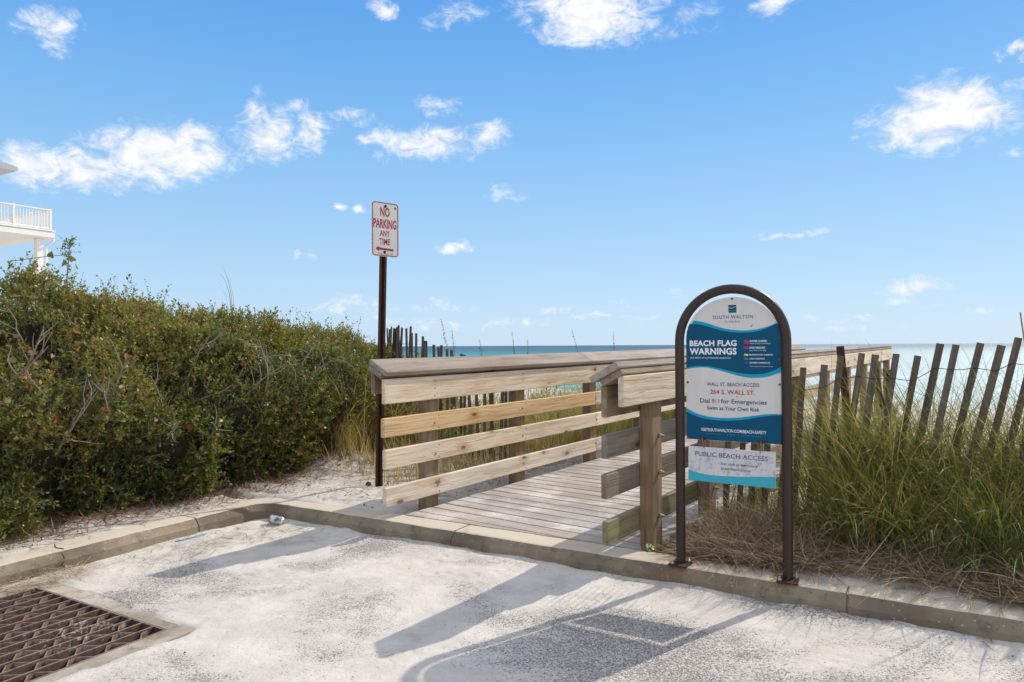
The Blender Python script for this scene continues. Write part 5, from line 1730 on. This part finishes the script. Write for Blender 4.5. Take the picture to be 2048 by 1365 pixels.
def on_road(N):
    s_ = rng.uniform(0.1, 6.5, N); r_ = rng.uniform(-3.4, -0.06, N)
    ok = in_pit(s_, r_); s_, r_ = s_[ok], r_[ok]
    x_ = K0.x + k.x * s_ + n.x * r_; y_ = K0.y + k.y * s_ + n.y * r_
    return x_, y_, road_h(x_, y_, s_, r_) + .001


def on_sand(N):
    x_ = rng.uniform(-3.5, 4.5, N); y_ = rng.uniform(2.8, 9, N)
    s_, r_ = sr(x_, y_); t_, w_ = tw(x_, y_)
    ok = ((r_ > .22) | (s_ < -.22)) & ((w_ < -.05) | (w_ > 2))
    x_, y_ = x_[ok], y_[ok]
    return x_, y_, ground_h(x_, y_) + .001


M_crumb = m_leaf('dark_crumb', [(0, (0.03, 0.026, 0.022)), (1, (0.16, 0.12, 0.085))], .9, .1, 0)
crumbs('grit', 1500, on_road, .0012, .0032, M_crumb)
crumbs('debris', 4200, on_sand, .002, .008, M_crumb)

# ------------------------------------------------------------------ sea oats along the left railing
def sea_oats(x_, y_, ztop, lean_x, label, seed):
    g = np.random.default_rng(seed)
    gz_ = float(ground_h(x_, y_))
    H_ = ztop - gz_
    f_ = np.linspace(0, 1, 10)
    pts = np.stack([x_ + lean_x * H_ * f_ ** 2.2, np.full(10, y_), gz_ + H_ * f_], -1)
    th_ = thing('sea_oats', label, 'sea oats', (x_, y_, gz_), 'sea oat stalks behind the left railing')
    obj('stem', tube('stem', pts, np.linspace(.004, .0016, 10), 4, M_straw), None, th_)
    N = 44
    tt = g.uniform(0, 1, N)
    pz = 1 - 0.22 * tt
    P_ = np.stack([np.interp(pz, f_, pts[:, i]) for i in range(3)], -1)
    d_ = unit(g.normal(0, .6, (N, 3)) + np.array([np.sign(lean_x) * .6, 0, -.5]))
    ls = g.uniform(.014, .026, N) * (0.6 + .5 * tt)
    sd = unit(np.cross(d_, g.normal(size=(N, 3))))
    b_ = P_ + d_ * .006
    V_ = np.stack([b_, b_ + d_ * (ls * .5)[:, None] - sd * (ls * .25)[:, None], b_ + d_ * ls[:, None], b_ + d_ * (ls * .5)[:, None] + sd * (ls * .25)[:, None]], 1).reshape(-1, 3)
    obj('seed_head', np_mesh('seed_head', V_, np.arange(N * 4).reshape(-1, 4), tone=g.uniform(0, 1, N)), M_seed, th_)


def at_px(px, y_):
    return (px - 1024) / 1390 * y_


for i, (px_, py_, Y_, lx, lab) in enumerate([
        (906, 637, 9.0, -.10, 'tallest sea oat stalk with a full seed head right of the dark fence slats'),
        (916, 660, 9.6, -.06, 'thin sparse sea oat stalk just right of the tallest one'),
        (972, 678, 9.4, -.07, 'pale drooping sea oat stalk midway between the tallest stalk and the middle one'),
        (1036, 664, 9.8, -.06, 'sea oat stalk with a dark head rising above the middle of the left railing'),
        (1057, 680, 10.2, -.01, 'short upright sea oat stalk barely topping the horizon above the left railing'),
        (1170, 660, 9.9, -.13, 'sea oat stalk leaning left in front of the open sea'),
        (1226, 664, 10.3, .004, 'straight upright sea oat stalk nearest the arched sign')]):
    sea_oats(at_px(px_, Y_), Y_, 1.245 + (692 - py_) / 1390 * Y_, lx, lab, 50 + i)
# tall dry reed at the right end of the slat fence
pr = S(5.12, 1.0)
st = tube('reed', [(pr.x + .10 , pr.y - .02, 0.0), (pr.x + .07, pr.y, 0.45), (pr.x + .015, pr.y + .02, 0.95), (pr.x - .04, pr.y + .03, 1.42)], [.007, .006, .005, .004], 5, simple('dry_reed', (0.30, 0.19, 0.09), .8, 0, .3, 20))
tag(obj('reed', st), 'single tall dry reed standing in front of the slat fence', 'reed')

# vine shoot above the hedge at the far left
sh = thing('vine_shoot', 'leafy green vine shoot standing above the hedge beside the white house', 'vine', (-3.9, 6.35, 1.9))
PB = np.array([(-3.98, 6.2, 1.75), (-3.96, 6.2, 1.98), (-3.95, 6.2, 2.12), (-3.93, 6.2, 2.20)])
obj('stem', tube('stem', PB, [.006, .005, .004, .002], 5, M_twig), None, sh)
N = 26
q = rng.uniform(0.2, 1, N)
P_ = np.stack([np.interp(q, np.linspace(0, 1, 4), PB[:, i]) for i in range(3)], -1)
a, b = sprigs(P_, unit(rng.normal(0, .7, (N, 3)) + np.array([0, 0, .8])), rng.uniform(.05, .12, N), 9, .026, np.full(N, .4), 77)
obj('foliage', np_mesh('foliage', a[0], a[1], tone=a[2]), M_hedge, sh)
arm = np.array([(-3.95, 6.2, 2.08), (-4.1, 6.15, 2.06), (-4.25, 6.1, 2.03), (-4.4, 6.05, 2.0)])
obj('stem', tube('stem', arm, .003, 4, M_twig), None, sh)
vs, fs = heart(0.055)
lm = np_mesh('leaf', vs, None, fs, tone=np.full(len(fs), .45)); lm.materials.append(M_hedge)
for (x_, y_, z_, rz) in [(-4.08, 6.14, 2.05, .3), (-4.22, 6.1, 2.03, 2.2), (-3.90, 6.18, 2.02, 4.0), (-3.86, 6.18, 1.95, 5.1), (-3.97, 6.16, 1.98, 3)]:
    obj('leaf', lm, None, sh, Matrix.Translation((x_, y_, z_)) @ Euler((R(110), R(20), rz)).to_matrix().to_4x4())

# ------------------------------------------------------------------ small things left lying about
def crumple(name, sx, sy, amp, seed, m, res=9):
    g = np.random.default_rng(seed)
    X, Y = np.meshgrid(np.linspace(-.5, .5, res), np.linspace(-.5, .5, res), indexing='ij')
    Z = amp * (vnoise(X * 5, Y * 5, seed) + .6 * vnoise(X * 11, Y * 11, seed + 3))
    X = X * sx + g.normal(0, amp * .25, X.shape); Y = Y * sy + g.normal(0, amp * .25, Y.shape)
    id_ = np.arange(res * res).reshape(res, res)
    Q_ = np.stack([id_[:-1, :-1], id_[1:, :-1], id_[1:, 1:], id_[:-1, 1:]], -1).reshape(-1, 4)
    me = np_mesh(name, np.stack([X, Y, Z + amp], -1).reshape(-1, 3), Q_)
    me.materials.append(m)
    return me


def lying(o, x_, y_, z_, rz=0):
    o.matrix_basis = Matrix.Translation((x_, y_, z_)) @ Matrix.Rotation(rz, 4, 'Z')
    return o


# crushed can in the kerb corner
cs_, cr_ = 0.30, -0.14
cp = S(cs_, cr_)
cz = float(road_h(np.array(cp.x), np.array(cp.y), np.array(cs_), np.array(cr_)))
M_alu, t = mat('printed_can')
c = coords(t)
pat = t.noise(t.mapping(c, (14, 30, 30)), 1.0, 3, .6)
t.put(t.b.inputs['Base Color'], t.mix(t.ss(pat, .50, .56), (0.60, 0.60, 0.58), t.mix(t.ss(t.noise(c, 40, 2, .5), .5, .6), (0.10, 0.16, 0.24), (0.28, 0.30, 0.22))))
t.b.inputs['Metallic'].default_value = 0.55
t.b.inputs['Roughness'].default_value = 0.38
M_alup = simple('bare_aluminium', (0.72, 0.71, 0.69), .35, .8, .1, 20)
can = thing('drink_can', 'crumpled silver drink can lying in the kerb corner', 'can', (cp.x, cp.y, cz))
CM = frame(Vector((cp.x, cp.y, cz + .032)), Vector((.93, -.36, .0)).normalized(), UZ.cross(Vector((.93, -.36, .0)).normalized()), UZ) @ Matrix.Rotation(R(4), 4, 'Y')
prx = [(-.060, .024), (-.056, .027), (-.048, .033), (-.03, .033), (-.01, .0325), (.01, .033), (.03, .0325), (.046, .033), (.054, .028), (.058, .026)]
ct = tube('body', [(x_, 0, 0) for x_, _ in prx], [r__ for _, r__ in prx], 18, M_alu)
co = np.empty(len(ct.vertices) * 3, np.float32); ct.vertices.foreach_get('co', co); co = co.reshape(-1, 3)
dent = np.exp(-((co[:, 0] - .0) / .025) ** 2) * np.clip(-co[:, 1] / .033, 0, 1) * np.clip(.4 + co[:, 2] / .033, 0, 1)
co[:, 1] += dent * .016; co[:, 2] -= dent * .01
ct.vertices.foreach_set('co', co.ravel()); ct.update()
obj('body', ct, None, can, CM)
obj('lid', tube('lid', [(.0582, 0, 0), (.061, 0, 0), (.0612, 0, 0), (.057, 0, 0)], [.026, .026, .0235, .022], 18, M_alup), None, can, CM)

stw = tube('drinking_straw', [tuple(S(.115, -.86, -.098)), tuple(S(.118, -.80, -.098)), tuple(S(.125, -.72, -.097)), tuple(S(.128, -.63, -.096))], .0038, 8, simple('blue_plastic', (0.05, 0.27, 0.52), .35))
tag(obj('drinking_straw', stw), 'blue plastic drinking straw lying along the left kerb', 'straw')
M_pink = simple('pink_plastic', (0.62, 0.02, 0.13), .35)
gz_ = float(ground_h(1.31, 4.83))
tag(lying(obj('wrapper', crumple('wrapper', .06, .045, .018, 3, M_pink)), 1.31, 4.83, gz_ + .01, .4), 'crumpled bright pink wrapper beside the boardwalk edge', 'wrapper')
M_wr, t = mat('printed_wrapper')
c = coords(t)
t.put(t.b.inputs['Base Color'], t.mix(t.ss(t.noise(c, 30, 3, .6), .45, .55), (0.72, 0.72, 0.70), (0.03, 0.30, 0.48)))
t.b.inputs['Roughness'].default_value = .3
gz_ = float(ground_h(1.205, 4.53))
tag(lying(obj('wrapper', crumple('wrapper', .11, .055, .016, 8, M_wr)), 1.205, 4.53, gz_ + .012, -.5), 'crumpled blue and white wrapper on the straw behind the left leg of the arched sign', 'wrapper')

# small round-leaved weed at the foot of the right post
wd_ = thing('weed', 'small bright green weed at the foot of the nearest right railing post', 'weed', (0.815, 4.225, 0.0))
lv = [(0, 0, 0)] + [(0.016 * math.cos(a_) * (1.15 if math.cos(a_) > .8 else 1), 0.016 * math.sin(a_), .003 * math.cos(3 * a_)) for a_ in np.linspace(0, 2 * math.pi, 11)[:-1]]
lm = np_mesh('leaf', lv, None, [(0, i, i % 10 + 1) for i in range(1, 11)], tone=np.full(10, .75)); lm.materials.append(M_grassbright)
for (dx, dy, dz, rx, ry) in [(0, 0, .022, .5, .2), (.024, -.01, .014, .3, .5), (-.022, .004, .012, .6, -.4), (.006, -.024, .008, .4, .1), (.03, .012, .02, .2, .3)]:
    obj('leaf', lm, None, wd_, Matrix.Translation((.815 + dx, 4.225 + dy, .004 + dz)) @ Euler((rx, ry, 0)).to_matrix().to_4x4())

# sprouts coming through the sand mound by the post
g = np.random.default_rng(90)
P_ = np.array([(-1.62, 6.75, 0), (-1.5, 6.85, 0), (-1.40, 6.9, 0), (-1.7, 6.8, 0)]) + g.normal(0, .02, (4, 3))
P_ = np.repeat(P_, 6, 0) + g.normal(0, .05, (24, 3)) * np.array([1, 1, 0])
P_[:, 2] = ground_h(P_[:, 0], P_[:, 1])
a, b = sprigs(P_, unit(g.normal(0, .6, P_.shape) + np.array([0, 0, .7])), g.uniform(.04, .10, 24), 9, .022, np.full(24, .25), 91)
obj('seedlings', np_mesh('seedlings', a[0], a[1], tone=a[2]), M_hedge, kind='stuff')

# dark stone beside the sign post
bm = bmesh.new(); bmesh.ops.create_icosphere(bm, subdivisions=2, radius=.026)
for q in bm.verts:
    q.co *= 1 + .18 * math.sin(q.co.x * 160 + q.co.y * 90) * math.cos(q.co.z * 120)
    q.co.z *= .8
sm = bpy.data.meshes.new('stone'); bm.to_mesh(sm); bm.free(); sm.materials.append(simple('dark_stone', (.05, .045, .042), .8, 0, .3, 30, .3))
sx_, sy_ = -1.262, 6.10
tag(lying(obj('stone', sm), sx_, sy_, float(ground_h(sx_, sy_)) + .012), 'dark round stone beside the foot of the rusty sign post', 'stone')
